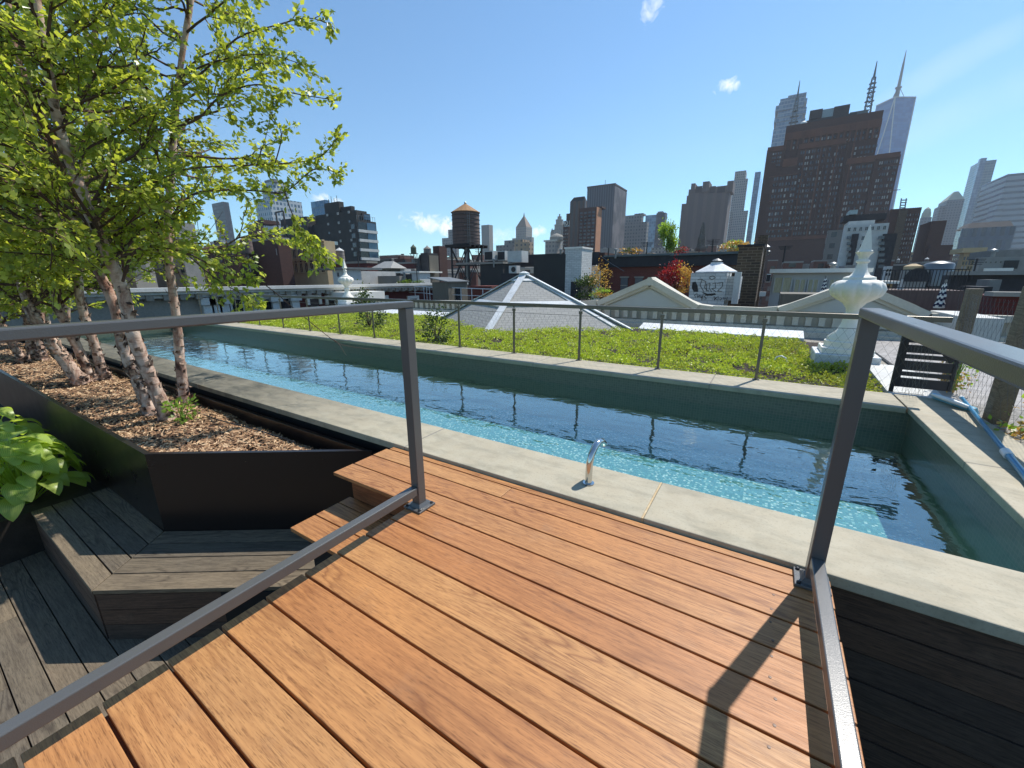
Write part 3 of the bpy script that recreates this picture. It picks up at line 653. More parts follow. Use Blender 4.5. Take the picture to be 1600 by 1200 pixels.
E1 = [([(263, 345), (300, 305), (345, 297), (400, 298), (445, 300), (490, 265), (528, 270)], 4.95, 4.5, .011), ([(268, 270), (310, 262), (390, 258), (450, 255), (500, 245), (530, 212)], 5, 4.6, .010),
      ([(270, 200), (310, 185), (345, 150), (400, 132), (455, 145), (520, 156)], 5, 4.6, .011), ([(278, 140), (320, 110), (370, 60), (430, 40), (480, 28), (516, 38)], 5, 4.5, .010), ([(280, 120), (340, 95), (410, 85), (472, 100)], 5, 4.5, .009),
      ([(192, 440), (205, 400), (232, 385), (290, 395), (340, 420), (390, 440)], 4.9, 4.4, .012), ([(195, 430), (190, 390), (197, 345), (240, 330), (275, 345)], 5, 4.9, .010),
      ([(150, 360), (190, 330), (230, 290), (300, 262)], 5, 4.5, .011), ([(125, 300), (130, 240), (190, 205), (240, 170), (290, 115)], 5, 4.7, .012), ([(75, 110), (110, 60), (150, 30), (180, -20)], 5, 4.6, .012),
      ([(445, 300), (455, 330), (470, 360), (490, 380), (505, 400)], 4.6, 4.5, .006), ([(290, 395), (330, 430), (370, 455), (400, 470)], 4.6, 4.3, .007), 
      ([(95, 210), (40, 180), (0, 170)], 5, 4.7, .010), ([(150, 420), (90, 400), (20, 395), (-30, 390)], 5.1, 4.9, .010), ([(430, 255), (440, 210), (425, 180), (430, 160)], 4.7, 4.6, .006)]
E1 = [(px_path(p, a, c), r, False) for p, a, c, r in E1]
E1 += [(px_path([(340, 398), (417, 447), (457, 480), (516, 528), (540, 540), (584, 546)], 4.6, 4.2), .006, True), (px_path([(514, 527), (528, 536), (541, 556)], 4.3, 4.2), .004, True), (px_path([(524, 533), (537, 533), (552, 531)], 4.3, 4.2), .003, True),
       (px_path([(400, 260), (415, 215), (423, 175)], 4.6, 4.5), .004, True), (px_path([(300, 305), (310, 360), (303, 372)], 4.8, 4.7), .003, True), (px_path([(300, 395), (335, 350), (348, 330)], 4.7, 4.6), .003, True)]
nl = birch('nearest multi trunk birch with pale peeling bark and branches over the pool', S1, E1, 38, .057, 3, 1.15, .38, 1., 1.15)
S2 = [stem([(128, 600), (90, 548), (55, 500), (44, 470), (20, 400), (0, 320), (-20, 200), (-30, 80)], -.15, .2, .075, .03), stem([(145, 595), (122, 545), (95, 490), (88, 470), (70, 380), (50, 280), (48, 150), (45, 20)], -.15, .2, .06, .025),
      stem([(162, 592), (148, 540), (128, 480), (122, 430), (118, 340), (135, 240), (140, 140), (150, 30)], -.15, -.2, .06, .025)]
nl += birch('middle birch clump of three leaning shaggy trunks behind the nearest birch', S2, [], 36, .066, 5, 1.0, .36, 1., 1.2)
S3 = [stem([(38, 565), (18, 535), (-5, 490), (-40, 400), (-60, 250)], -.15, .3, .06, .03), stem([(52, 562), (46, 520), (38, 440), (25, 330), (10, 200), (5, 60)], -.15, .3, .07, .03), stem([(66, 562), (63, 520), (68, 450), (88, 340), (95, 230), (110, 120)], -.15, .3, .06, .03)]
nl += birch('farthest birch clump at the left edge of the photo', S3, [], 32, .078, 8, .9, .32, 1., 1.1)
S4 = [stem([(105, 540), (104, 500), (112, 430), (140, 330), (160, 230), (185, 120)], -.15, 0, .07, .03), stem([(82, 538), (70, 490), (60, 410), (75, 300), (60, 160)], -.15, 0, .07, .03)]
nl += birch('birch at the far end of the planter seen between the middle trunks', S4, [], 22, .09, 9, .6, .2)
print('LEAVES', nl)
def leafy(name, label, cat, c, rad, hgt, n, leaf, mats, stemmat='barkdark', group=None, z0=.0, stems=5, loose=.0):
    """small shrub or tree: a few stems and clumps of leaf faces through an uneven crown"""
    c = Vector(c); r = thing(name, label, cat, c, group); sb = MB(); mats = mats if isinstance(mats, list) else [mats]
    cl = [[] for _ in mats]
    for i in range(stems):
        a = random.uniform(0, 2*PI); q = Vector((rad*.6*math.cos(a)*random.random(), rad*.6*math.sin(a)*random.random(), hgt*random.uniform(.6, .95)))
        sb.tube(wander((0, 0, 0), q, 4, rad*.05), np.linspace(max(.006, rad*.045), max(.003, rad*.015), 5), 5)
    nc = 14
    for i in range(nc):
        a = random.uniform(0, 2*PI); rr = rad*math.sqrt(random.random()); zz = z0*hgt+hgt*(1-z0)*random.random(); f = max(.15, 1-abs((zz/hgt-(.5+z0*.4)))*1.1); cc = np.array([rr*f*math.cos(a), rr*f*math.sin(a), zz])
        P = cc+rng.normal(0, 1, (n//nc, 3))*np.array([rad, rad, hgt*.6])*(.22+loose); P[:, 2] = np.abs(P[:, 2]); cl[i % len(mats)].append(P)
    sb.build('stems', stemmat, r)
    for mt, ps in zip(mats, cl):
        P = np.concatenate(ps); D = P-np.array([0, 0, hgt*.4]); D /= np.linalg.norm(D, axis=1)[:, None]+1e-6
        V, F = leaf_cloud(P, D, rng.uniform(.6, 1.2, len(P))*leaf, .1); npmesh('foliage', V, F, mt, r)
    return r
leafy('sapling_sprout', 'fresh green sprouts at the foot of the nearest birch', 'plant', (-4.72, 1.42, -.15), .14, .22, 160, .045, 'sprout', 'sprout')
leafy('dark_plant', 'dim green plant in the shaded pit right of the deck', 'plant', (1.0, 1.0, -1.56), .32, .4, 220, .12, 'greenleaf', 'greenleaf')

# ------------------------------------------------------------------ green roof
RZ = -.2
b = MB(); b.box(-17.4, 3.0, 5.505, 13.2, -1.69, RZ-.03); struct(b.build('roof_slab', 'stonegrey'))
def make_sedum():
    def hz(x, y): return RZ+.055+.03*np.sin(x*1.7+y)*np.sin(y*1.9-.4*x)+.022*np.sin(x*4.1+1)*np.sin(y*4.7)+.012*np.sin(9*x+3*y)
    gx = np.linspace(-16.6, 1.34, 220); gy = np.linspace(5.51, 11.05, 70); X, Y = np.meshgrid(gx, gy); V = np.stack([X, Y, hz(X, Y)-.035], -1).reshape(-1, 3)
    i = np.arange(69*220).reshape(69, 220)[:, :-1].ravel(); F = np.stack([i, i+1, i+221, i+220], 1)
    o = npmesh('roof_soil', V, F, M['soil']); o['kind'] = 'stuff'
    N = 5200; x = 1.3-rng.random(N)**1.3*17.8; y = 5.56+rng.random(N)**1.1*5.44
    k = np.sin(x*1.3+2*np.sin(y*1.1))*np.sin(y*1.7+1.5*np.sin(x*.9)); keep = (rng.random(N) < np.where(x > -3.5, np.clip(.92+.55*k, .15, 1), 1)); keep &= ~((x > .7) & (y > 7.75))
    x, y = x[keep], y[keep]; N = len(x); r = rng.uniform(.07, .17, N); h = r*rng.uniform(.35, .75, N); NL = 34
    a = rng.uniform(0, 2*PI, (N, NL)); q = np.sqrt(rng.random((N, NL))); px = x[:, None]+r[:, None]*q*np.cos(a); py = y[:, None]+r[:, None]*q*np.sin(a)
    pz = hz(px, py)-.03+h[:, None]*(1-q**2)+rng.normal(0, .006, (N, NL)); ok = (px < 1.34) & (py > 5.52); 
    P = np.stack([px, py, pz], -1).reshape(-1, 3)[ok.ravel()]; D = np.stack([q*np.cos(a), q*np.sin(a), 1.1-q*.6], -1).reshape(-1, 3)[ok.ravel()]; n = len(P)
    V, F = leaf_cloud(P, D, rng.uniform(.020, .042, n), 0, np.array([(0, 0, 0), (.5, .42, .03), (1, 0, .02), (.5, -.42, .03)]))
    o = npmesh('sedum_carpet', V, F, 'sedum'); o['kind'] = 'stuff'; o['label'] = 'yellow green sedum carpet covering the roof behind the pool'
make_sedum()
leafy('roof_shrub', 'wispy dark shrub on the sedum beside the small far urn', 'shrub', at_z(578, 515, RZ+.05), .42, .95, 900, .07, 'shrub')
leafy('roof_shrub', 'low rounded dark shrub on the sedum near the roof lantern', 'shrub', at_z(683, 537, RZ+.05), .36, .62, 800, .06, 'shrub')
b = MB()
for x0, x1 in ((-17.2, -9.9), (-2.9, .8)): b.hexa([(x0, 11.05, RZ-.02), (x1, 11.05, RZ-.02), (x1, 11.6, RZ-.02), (x0, 11.6, RZ-.02)], [(x0, 11.05, -.13), (x1, 11.05, -.13), (x1, 11.6, -.02), (x0, 11.6, -.02)])
tag(b.build('roof_kerb', 'whitecoat', bevel=.01), 'white coated kerb along the far edge of the sedum roof', 'kerb')
b = MB(); b.tube([(.2, 7.6, -.12), (.24, 7.62, -.04), (.3, 7.63, -.02), (.36, 7.62, -.05), (.38, 7.6, -.12)], .012, 6); tag(b.build('white_pipe_loop', 'whiteplastic', smooth=True), 'small white hose loop sticking out of the sedum', 'hose')
# roof lantern (hipped slate roof with white painted seams)
AP = Vector((-6.40, 10.9, 1.34)); CR = [Vector((-9.75, 10.72, RZ)), Vector((-6.02, 8.3, RZ)), Vector((-3.0, 11.0, RZ)), Vector((-6.75, 13.1, RZ))]
ln_ = thing('roof_lantern', 'low hipped slate roof with white painted seams on the sedum', 'roof')
b = MB(); b.add([AP]+CR, [(0, 1, 2), (0, 2, 3), (0, 3, 4), (0, 4, 1)]); b.build('slate_slope', 'slate', ln_)
sm = MB()
def seam(p, q, n, w): 
    n = n.normalized(); sm.bar(p+n*.012, q+n*.012, w, .03, 0, n)
def nrm(i): a, c = CR[i]-AP, CR[(i+1) % 4]-AP; v = a.cross(c).normalized(); return v if v.z > 0 else -v
for i in (0, 1, 2, 3):
    n = nrm(i-1)+nrm(i); seam(AP, CR[i], n, .21)
for i in (0, 1, 3):
    n = nrm(i); f = .56 if i != 1 else .55; seam(AP.lerp(CR[i], f), AP.lerp(CR[(i+1) % 4], f), n, .19); seam(AP.lerp(CR[i], .13), AP.lerp(CR[(i+1) % 4], .13), n, .1)
n = nrm(1); a0 = AP.lerp(CR[1], .04); seam(AP.lerp(CR[2], .03).lerp(a0, .25), CR[2].lerp(CR[1], .085), n, .09)
sm.build('white_seam', 'whitecoat', ln_)
sm = MB(); sm.lathe([(.16, 0), (.16, .05), (.05, .09)], 8, AP+Vector((0, 0, -.03))); sm.build('cap', 'whitecoat', ln_)

# urns ---------------------------------------------------------------
def urn_parts(root, lod=120):
    gad = lambda i, a: 1+(.05*abs(math.sin(a*6)) if 9 <= i <= 13 else 0)-(.02 if 9 <= i <= 13 else 0)
    prof = [(.30, .0), (.30, .10), (.27, .12), (.27, .16), (.16, .27), (.115, .40), (.105, .47), (.135, .49), (.135, .53), (.10, .56), (.12, .62), (.24, .76), (.335, .86), (.36, .96), (.335, 1.05), (.26, 1.10), (.21, 1.115), (.21, 1.14), (.13, 1.17), (.085, 1.24), (.066, 1.33), (.066, 1.36), (.09, 1.375), (.09, 1.40), (.06, 1.42), (.07, 1.47), (.118, 1.53)]
    prof = prof[:9]+[(.085, .57), (.10, .65), (.155, .73), (.235, .785), (.31, .85), (.345, .95), (.325, 1.04), (.275, 1.085), (.215, 1.10)]+prof[17:]
    b = MB(); b.lathe(prof, lod, (0, 0, 0), 0, lambda i, a: 1+((.13*abs(math.sin(a*5.5))**.7-.05) if i in (13, 14) else .07*abs(math.sin(a*5.5))-.03 if i in (12, 15) else 0)); b.build('urn_body', 'white', root, smooth=True)
    b = MB(); b.lathe([(.125, 1.53), (.125, 1.545), (.10, 1.56), (.012, 1.93), (.0, 1.94)], 4, rot=PI/4); b.build('spire', 'white', root)
    b = MB(); b.box(-.34, .34, -.34, .34, -.09, .0); b.build('plinth', 'white', root, bevel=.01)
    b = MB(); b.box(-.42, .42, -.42, .42, -.42, -.09); b.build('pedestal', 'whitecoat', root, bevel=.012)
u1 = thing('stone_urn', 'large white carved urn finial on a pedestal beside the pool gate', 'urn', (1.14, 8.2, .12)); urn_parts(u1); u1.scale = (.94,)*3
copy_tree(u1, (-16.6, 12.05, .26), 'small looking far white urn finial at the left roof corner')
b = MB(); b.hexa([(1.36, 5.6, -.21), (1.85, 5.6, -.21), (1.85, 7.85, -.21), (1.36, 7.85, -.21)], [(1.36, 5.6, -.165), (1.85, 5.6, -.165), (1.85, 7.85, -.06), (1.36, 7.85, -.06)]); struct(b.build('white_walkway', 'whitegrey'))
b = MB(); b.box(1.853, 3.0, 5.6, 13.1, -.21, -.175); struct(b.build('roof_paving', nmat('grey_paving', lin(168, 164, 160), lin(128, 124, 120), 9, .9)))
# cornice with pediments, seen from behind ---------------------------
CY = 12.6
co = thing('stone_cornice', 'cream stone parapet with brackets and two pediments behind the sedum', 'parapet', (0, 0, 0))
prof = [(x, at_y(x, y, CY).z) for x, y in ()]
def pz(x, y): p = at_y(x, y, CY); return (p.x, p.z)
outline = [(-17.2, .30), (-12, .30), (-8, .36), (-5.6, .40)]+[pz(*q) for q in ((935, 470), (955, 466), (1018, 433), (1078, 470), (1093, 476), (1115, 479), (1190, 482), (1215, 480), (1240, 474), (1337, 437), (1430, 476), (1452, 487))]+[(3.4, .38), (4.4, .38)]
def wall_outline(b, line, zb, y0, y1):
    for (xa, za), (xb, zb_) in zip(line[:-1], line[1:]):
        b.hexa([(xa, y0, zb), (xb, y0, zb), (xb, y1, zb), (xa, y1, zb)], [(xa, y0, za), (xb, y0, zb_), (xb, y1, zb_), (xa, y1, za)])
b = MB(); wall_outline(b, outline, -.25, CY, CY+.5); b.build('parapet_wall', 'stone', co)
b = MB(); wall_outline(b, [(x, z+.035) for x, z in outline[:5]], .27, CY-.16, CY-.002); wall_outline(b, [(outline[9][0], outline[9][1]+.03)]+[(x, z+.03) for x, z in outline[10:12]], .27, CY-.16, CY-.002); wall_outline(b, [(3.1, .41), (4.4, .41)], .27, CY-.16, CY-.002)
b.build('cap_moulding', 'stone', co)
for (p0, p1, p2), nm in (((outline[4], outline[6], outline[8]), 0), ((outline[11], outline[13], outline[15]), 1)):
    pd = MB(); a, t_, c = (Vector((q[0], CY, q[1])) for q in (p0, p1, p2))
    for off, w, th, pr in ((0, .16, .10, .20), (.14, .10, .10, .12)):
        for s, e in ((a, t_), (c, t_)):
            d = (e-s).normalized(); nvec = Vector((-d.z, 0, d.x)); nvec = nvec if nvec.z > 0 else -nvec
            q0 = s-nvec*(off+w/2)+d*off*1.2; q1 = e-nvec*(off+w/2); q1.x = t_.x+d.x*.03; q1.z = e.z-(off+w/2)/max(.3, nvec.z)
            pd.bar(q0+Vector((0, -pr/2, 0)), q1+Vector((0, -pr/2, 0)), pr, w, 0, nvec)
    pd.build('raking_moulding', 'stone', co)
    q = MB(); q.hexa([(t_.x-.16, CY-.215, t_.z-.24), (t_.x+.16, CY-.215, t_.z-.24), (t_.x+.16, CY, t_.z-.24), (t_.x-.16, CY, t_.z-.24)], [(t_.x-.05, CY-.215, t_.z-.005), (t_.x+.05, CY-.215, t_.z-.005), (t_.x+.05, CY, t_.z-.005), (t_.x-.05, CY, t_.z-.005)]); q.build('apex_block', 'stone', co)
    ty = MB(); k = .74; base_z = .36; ap = t_.z-.34
    ty.add([(a.x+(t_.x-a.x)*.22, CY-.03, base_z), (c.x+(t_.x-c.x)*.22, CY-.03, base_z), (t_.x, CY-.03, ap)], [(0, 1, 2)]); ty.build('tympanum', 'tympanum', co)
b = MB(); b.box(-17.2, 4.4, CY-.05, CY-.001, -.02, .265); b.build('recess_band', 'recess', co)
x = -17; i = 0
while x < 4.2:
    wide = (i % 4 == 0); w = .17 if wide else .125; b = MB()
    b.box(x, x+w, CY-.16, CY-.051, .02 if not wide else -.1, .265); b.box(x-.008, x+w+.008, CY-.175, CY-.051, .2, .262); b.build('bracket', 'stone', co)
    x += .34 if wide else .27; i += 1
b = MB(); b.box(-17.2, 4.4, CY-.3, CY-.051, -.25, -.02); b.box(-17.2, 4.4, CY-.55, CY-.301, -.25, -.1); b.build('ledge', 'stone', co)
# ------------------------------------------------------------------ cable fence behind the pool
FY = 5.455
fe = thing('cable_fence', 'steel cable fence with handrail along the far pool coping', 'fence', (0, FY, 0))
fx = [-14.69+1.13*k for k in range(14)]
b = MB(); b.box(-14.7, 1.5, -.03, .03, .775, .826); b.build('handrail', 'fence', fe, bevel=.004)
for x in fx:
    b = MB(); b.box(x-.016, x+.016, -.008, .008, .024, .72); b.box(x-.024, x+.024, -.014, .014, .70, .74); b.box(x-.008, x+.008, -.008, .008, .745, .80); b.box(x-.035, x+.035, -.03, .03, .0235, .03); b.build('post', 'fence', fe)
b = MB(); b.tube([(-14.6, 0, .675), (1.45, 0, .675)], .003, 5); b.tube([(-14.6, 0, .05), (1.45, 0, .05)], .003, 5); b.build('cable', 'wire', fe)
def net(p, q, z0, z1, s, r, parent, name='wire_net'):
    p, q = Vector(p), Vector(q); L = (q-p).length; d = (q-p)/L; hh = z1-z0; V = []; F = []; k = 0; n3 = [(0, 1), (.87, -.5), (-.87, -.5)]; nrmv = Vector((-d.y, d.x, 0))
    for sg in (1, -1):
        o = -hh*1.6
        while o < L+hh*1.6:
            a0, a1 = (o, o+hh*.62) if sg > 0 else (o+hh*.62, o); t0, t1 = 0., 1.
            lo, hi = (a0, a1)
            def clip(v): return (v-a0)/(a1-a0)
            ts = sorted((clip(0), clip(L))); t0, t1 = max(0, ts[0]), min(1, ts[1])
            if t1 > t0+.01:
                A = p+d*(a0+(a1-a0)*t0)+Vector((0, 0, z0+hh*t0)); B = p+d*(a0+(a1-a0)*t1)+Vector((0, 0, z0+hh*t1)); ax = (B-A).normalized(); s2 = ax.cross(nrmv).normalized()
                for P in (A, B): V += [P+nrmv*r*c+s2*r*e for c, e in n3]
                F += [(k, k+1, k+4, k+3), (k+1, k+2, k+5, k+4), (k+2, k, k+3, k+5)]; k += 6
            o += s
    return npmesh(name, np.array([tuple(v) for v in V]), np.array(F), 'wire', parent)
net((-7.9, 0, 0), (1.45, 0, 0), .05, .675, .085, .0010, fe)
# right-hand gate and wire fence
ga = thing('slat_gate', 'small gate of black horizontal slats beside the white urn', 'gate', (1.42, 6.32, -.16))
b = MB(); b.box(-.05, -.015, -.02, .02, 0, .78); b.build('post', 'black', ga)
b = MB(); b.box(-.012, .02, -.02, .02, .10, .72); b.build('gate_stile', 'black', ga)
b = MB(); b.box(.43, .46, -.02, .02, .10, .72); b.build('gate_stile', 'black', ga)
b = MB()
for z, h in ((.10, .12), (.235, .06), (.305, .12), (.44, .06), (.51, .1), (.625, .09)): b.box(.021, .429, -.012, .012, z, z+h-.01)
b.build('slats', 'gate', ga)
wf = thing('wire_fence', 'wire net fence on weathered wooden posts beside the pool pole', 'fence', (0, 0, 0))
for x, y, h in ((2.03, 6.98, 1.06), (1.78, 4.96, 1.12), (1.72, 2.6, 1.1)):
    b = MB(); b.hexa([(x-.05, y-.06, -.2), (x+.07, y-.06, -.2), (x+.07, y+.06, -.2), (x-.05, y+.06, -.2)], [(x-.05, y-.06, h), (x+.07, y-.06, h), (x+.07, y+.06, h), (x-.05, y+.06, h)]); b.build('post', 'greywood_y', wf, bevel=.006)
net((1.93, 7.0, 0), (1.74, 4.9, 0), -.05, 1.0, .12, .0011, wf); net((1.76, 4.9, 0), (1.7, 2.5, 0), -.05, 1.0, .12, .0011, wf)
net((1.46, 5.5, 0), (1.46, 6.3, 0), -.1, .75, .12, .0011, wf); net((1.9, 6.32, 0), (2.03, 7, 0), -.1, 1.0, .12, .0011, wf)
b = MB(); b.box(1.525, 1.675, 3.1, 6.2, .485, .515); b.build('shadow_plank', 'greywood_y', wf)  # unseen plank, added to cast the shadow band on the right coping
for y in (3.2, 6.1):
    b = MB(); b.bar((1.6, y, .5), (1.76, y, .3), .03); b.build('shadow_plank_bracket', 'black', wf)  # brackets for the added plank
b = MB(); b.box(1.705, 3.2, 1.95, 5.59, -.2, -.02); struct(b.build('gravel_strip', nmat('pale_gravel', lin(170, 166, 158), lin(112, 108, 102), 26, .95, .8, lo=.35, hi=.65)))
leafy('strip_plant', 'yellow green weeds growing by the pool pole', 'plant', (1.9, 4.6, -.02), .25, .22, 380, .05, ['sprout', 'yellowleaf'], 'sprout')
leafy('strip_plant', 'weeds climbing the wooden post behind the gate', 'plant', (2.0, 6.7, -.12), .2, .5, 300, .045, ['sprout', 'yellowleaf'], 'sprout')
leafy('strip_plant', 'small weeds at the right edge of the photo by the coping', 'plant', (1.95, 3.7, -.02), .22, .2, 300, .05, ['greenleaf', 'sprout'], 'sprout')
po = thing('pool_pole', 'blue telescopic pool pole lying on the right coping', 'pole', (0, 0, 0))
p0, p1 = at_z(1503, 622, .06), at_z(1602, 744, .05); dd = (p1-p0).normalized(); j = p0.lerp(p1, .80)
b = MB(); b.tube([p0, j], .0155, 14); b.build('inner_tube', 'bluepole', po, smooth=True)
b = MB(); b.tube([j, p1+dd*1.6], .0195, 14); b.build('outer_tube', 'bluepole', po, smooth=True)
b = MB(); b.tube([j-dd*.05, j-dd*.045, j+dd*.05, j+dd*.055], [.02, .027, .027, .02], 14); b.build('clamp', 'whiteplastic', po, smooth=True)
b = MB(); b.tube([p0-dd*.03, p0+dd*.01], .0185, 12); b.build('end_cap', 'whiteplastic', po, smooth=True)
br = thing('pool_brush', 'white pool brush head with blue bristles by the pole end', 'brush', at_z(1490, 628, .06))
a0 = at_z(1455, 616, .07)-br.location; a1 = at_z(1523, 640, .05)-br.location; mid = (a0+a1)/2+Vector((-.03, -.05, .02))
pts = smooth_path([a0, mid, a1], 5); b = MB(); b.tube(pts, [.008, .013, .016, .018, .02, .02, .02, .018, .016, .013, .008], 10); b.build('brush_back', 'whiteplastic', br, smooth=True)
b = MB()
for q, r in zip(pts[:-1], pts[1:]): b.hexa([q+Vector((.03, .035, -.05)), r+Vector((.03, .035, -.05)), r+Vector((.06, .07, -.05)), q+Vector((.06, .07, -.05))], [q+Vector((0, .01, .0)), r+Vector((0, .01, 0)), r+Vector((.025, .03, .01)), q+Vector((.025, .03, .01))])
b.build('bristles', 'bluebristle', br)
# ================================================================== CITY
ZB = -25.
M['w_slate'] = facade_mat('dark_slate_facade', lin(58, 62, 66), lin(40, 50, 58), lin(150, 160, 164), 7.0, 3.6, .72, .5, .1)
M['w_white'] = facade_mat('white_office_facade', lin(186, 194, 198), lin(86, 104, 120), lin(116, 134, 146), 1.9, 2.6, .34, .46, .15, .6)
M['w_blue'] = facade_mat('blue_glass_facade', lin(96, 118, 136), lin(78, 104, 128), lin(104, 130, 150), 3., 4., .12, .14, .12, .4, metal=.3)
M['w_wtc'] = facade_mat('reflective_blue_glass', lin(66, 112, 150), lin(50, 104, 154), lin(64, 118, 166), 9., 5., .05, .08, .55, .6, metal=0, pale_share=.5)
M['w_goldman'] = facade_mat('pale_green_glass', lin(106, 130, 138), lin(66, 100, 118), lin(84, 116, 130), 4., 4., .10, .22, .2, .5, metal=.1)
M['w_bands'] = facade_mat('banded_facade', lin(138, 152, 160), lin(40, 64, 84), lin(50, 74, 92), 400., 7.2, .0, .62, .12, .5)
M['w_wfc'] = facade_mat('granite_grid_facade', lin(84, 106, 116), lin(46, 74, 92), lin(58, 86, 102), 3.4, 4., .5, .5, .12, .6)
M['w_jenga'] = facade_mat('stacked_glass_facade', lin(132, 148, 160), lin(84, 112, 134), lin(112, 136, 152), 3.6, 5., .12, .3, .15, .5, metal=.1)
M['w_stripe'] = facade_mat('dark_ribbed_facade', lin(56, 64, 78), lin(38, 46, 58), lin(44, 52, 64), 2.4, 200., .5, .0, .25, .5)
M['w_pier'] = facade_mat('windowless_granite', lin(104, 92, 88), lin(84, 76, 74), lin(88, 80, 76), 9., 400., .42, .0, .8, .85)
M['w_slim'] = facade_mat('slim_limestone_tower', lin(152, 148, 144), lin(92, 98, 106), lin(110, 114, 118), 2.6, 3.6, .5, .42, .2)
M['w_greystep'] = facade_mat('grey_setback_facade', lin(132, 130, 126), lin(78, 84, 92), lin(110, 112, 114), 3.2, 3.7, .5, .5, .2)
M['w_beige'] = facade_mat('beige_apartment_facade', lin(168, 146, 118), lin(62, 62, 66), lin(140, 132, 120), 4.2, 3.3, .62, .55, .2)
M['w_muni'] = facade_mat('pale_municipal_facade', lin(150, 144, 134), lin(84, 86, 92), lin(110, 108, 106), 3.6, 4.2, .55, .5, .3)
M['w_brownstripe'] = facade_mat('brown_striped_facade', lin(98, 78, 68), lin(52, 46, 46), lin(64, 58, 56), 3.2, 300., .5, .0, .3)
M['w_arch'] = facade_mat('tall_window_facade', lin(104, 118, 130), lin(50, 64, 80), lin(74, 88, 102), 4.2, 8.4, .46, .3, .2)
M['w_fill1'] = facade_mat('grey_block_facade', lin(126, 122, 116), lin(52, 56, 62), lin(130, 128, 122), 3.4, 3.4, .6, .55, .2)
M['w_fill2'] = facade_mat('brick_block_facade', lin(112, 74, 62), lin(46, 46, 50), lin(120, 112, 104), 3.4, 3.4, .62, .55, .2)
M['w_fill3'] = facade_mat('pale_block_facade', lin(172, 164, 150), lin(60, 62, 68), lin(120, 116, 110), 3.6, 3.6, .6, .5, .2)
M['w_nyt'] = facade_mat('dark_glass_tower', lin(54, 64, 74), lin(40, 52, 64), lin(60, 74, 86), 3., 4., .2, .3, .4, .6)
M['greenroof'] = nmat('patina_roof', lin(168, 170, 150), lin(140, 148, 134), .05, .7)
M['pyrroof'] = nmat('slate_pyramid_roof', lin(138, 118, 100), lin(112, 100, 92), .05, .8)

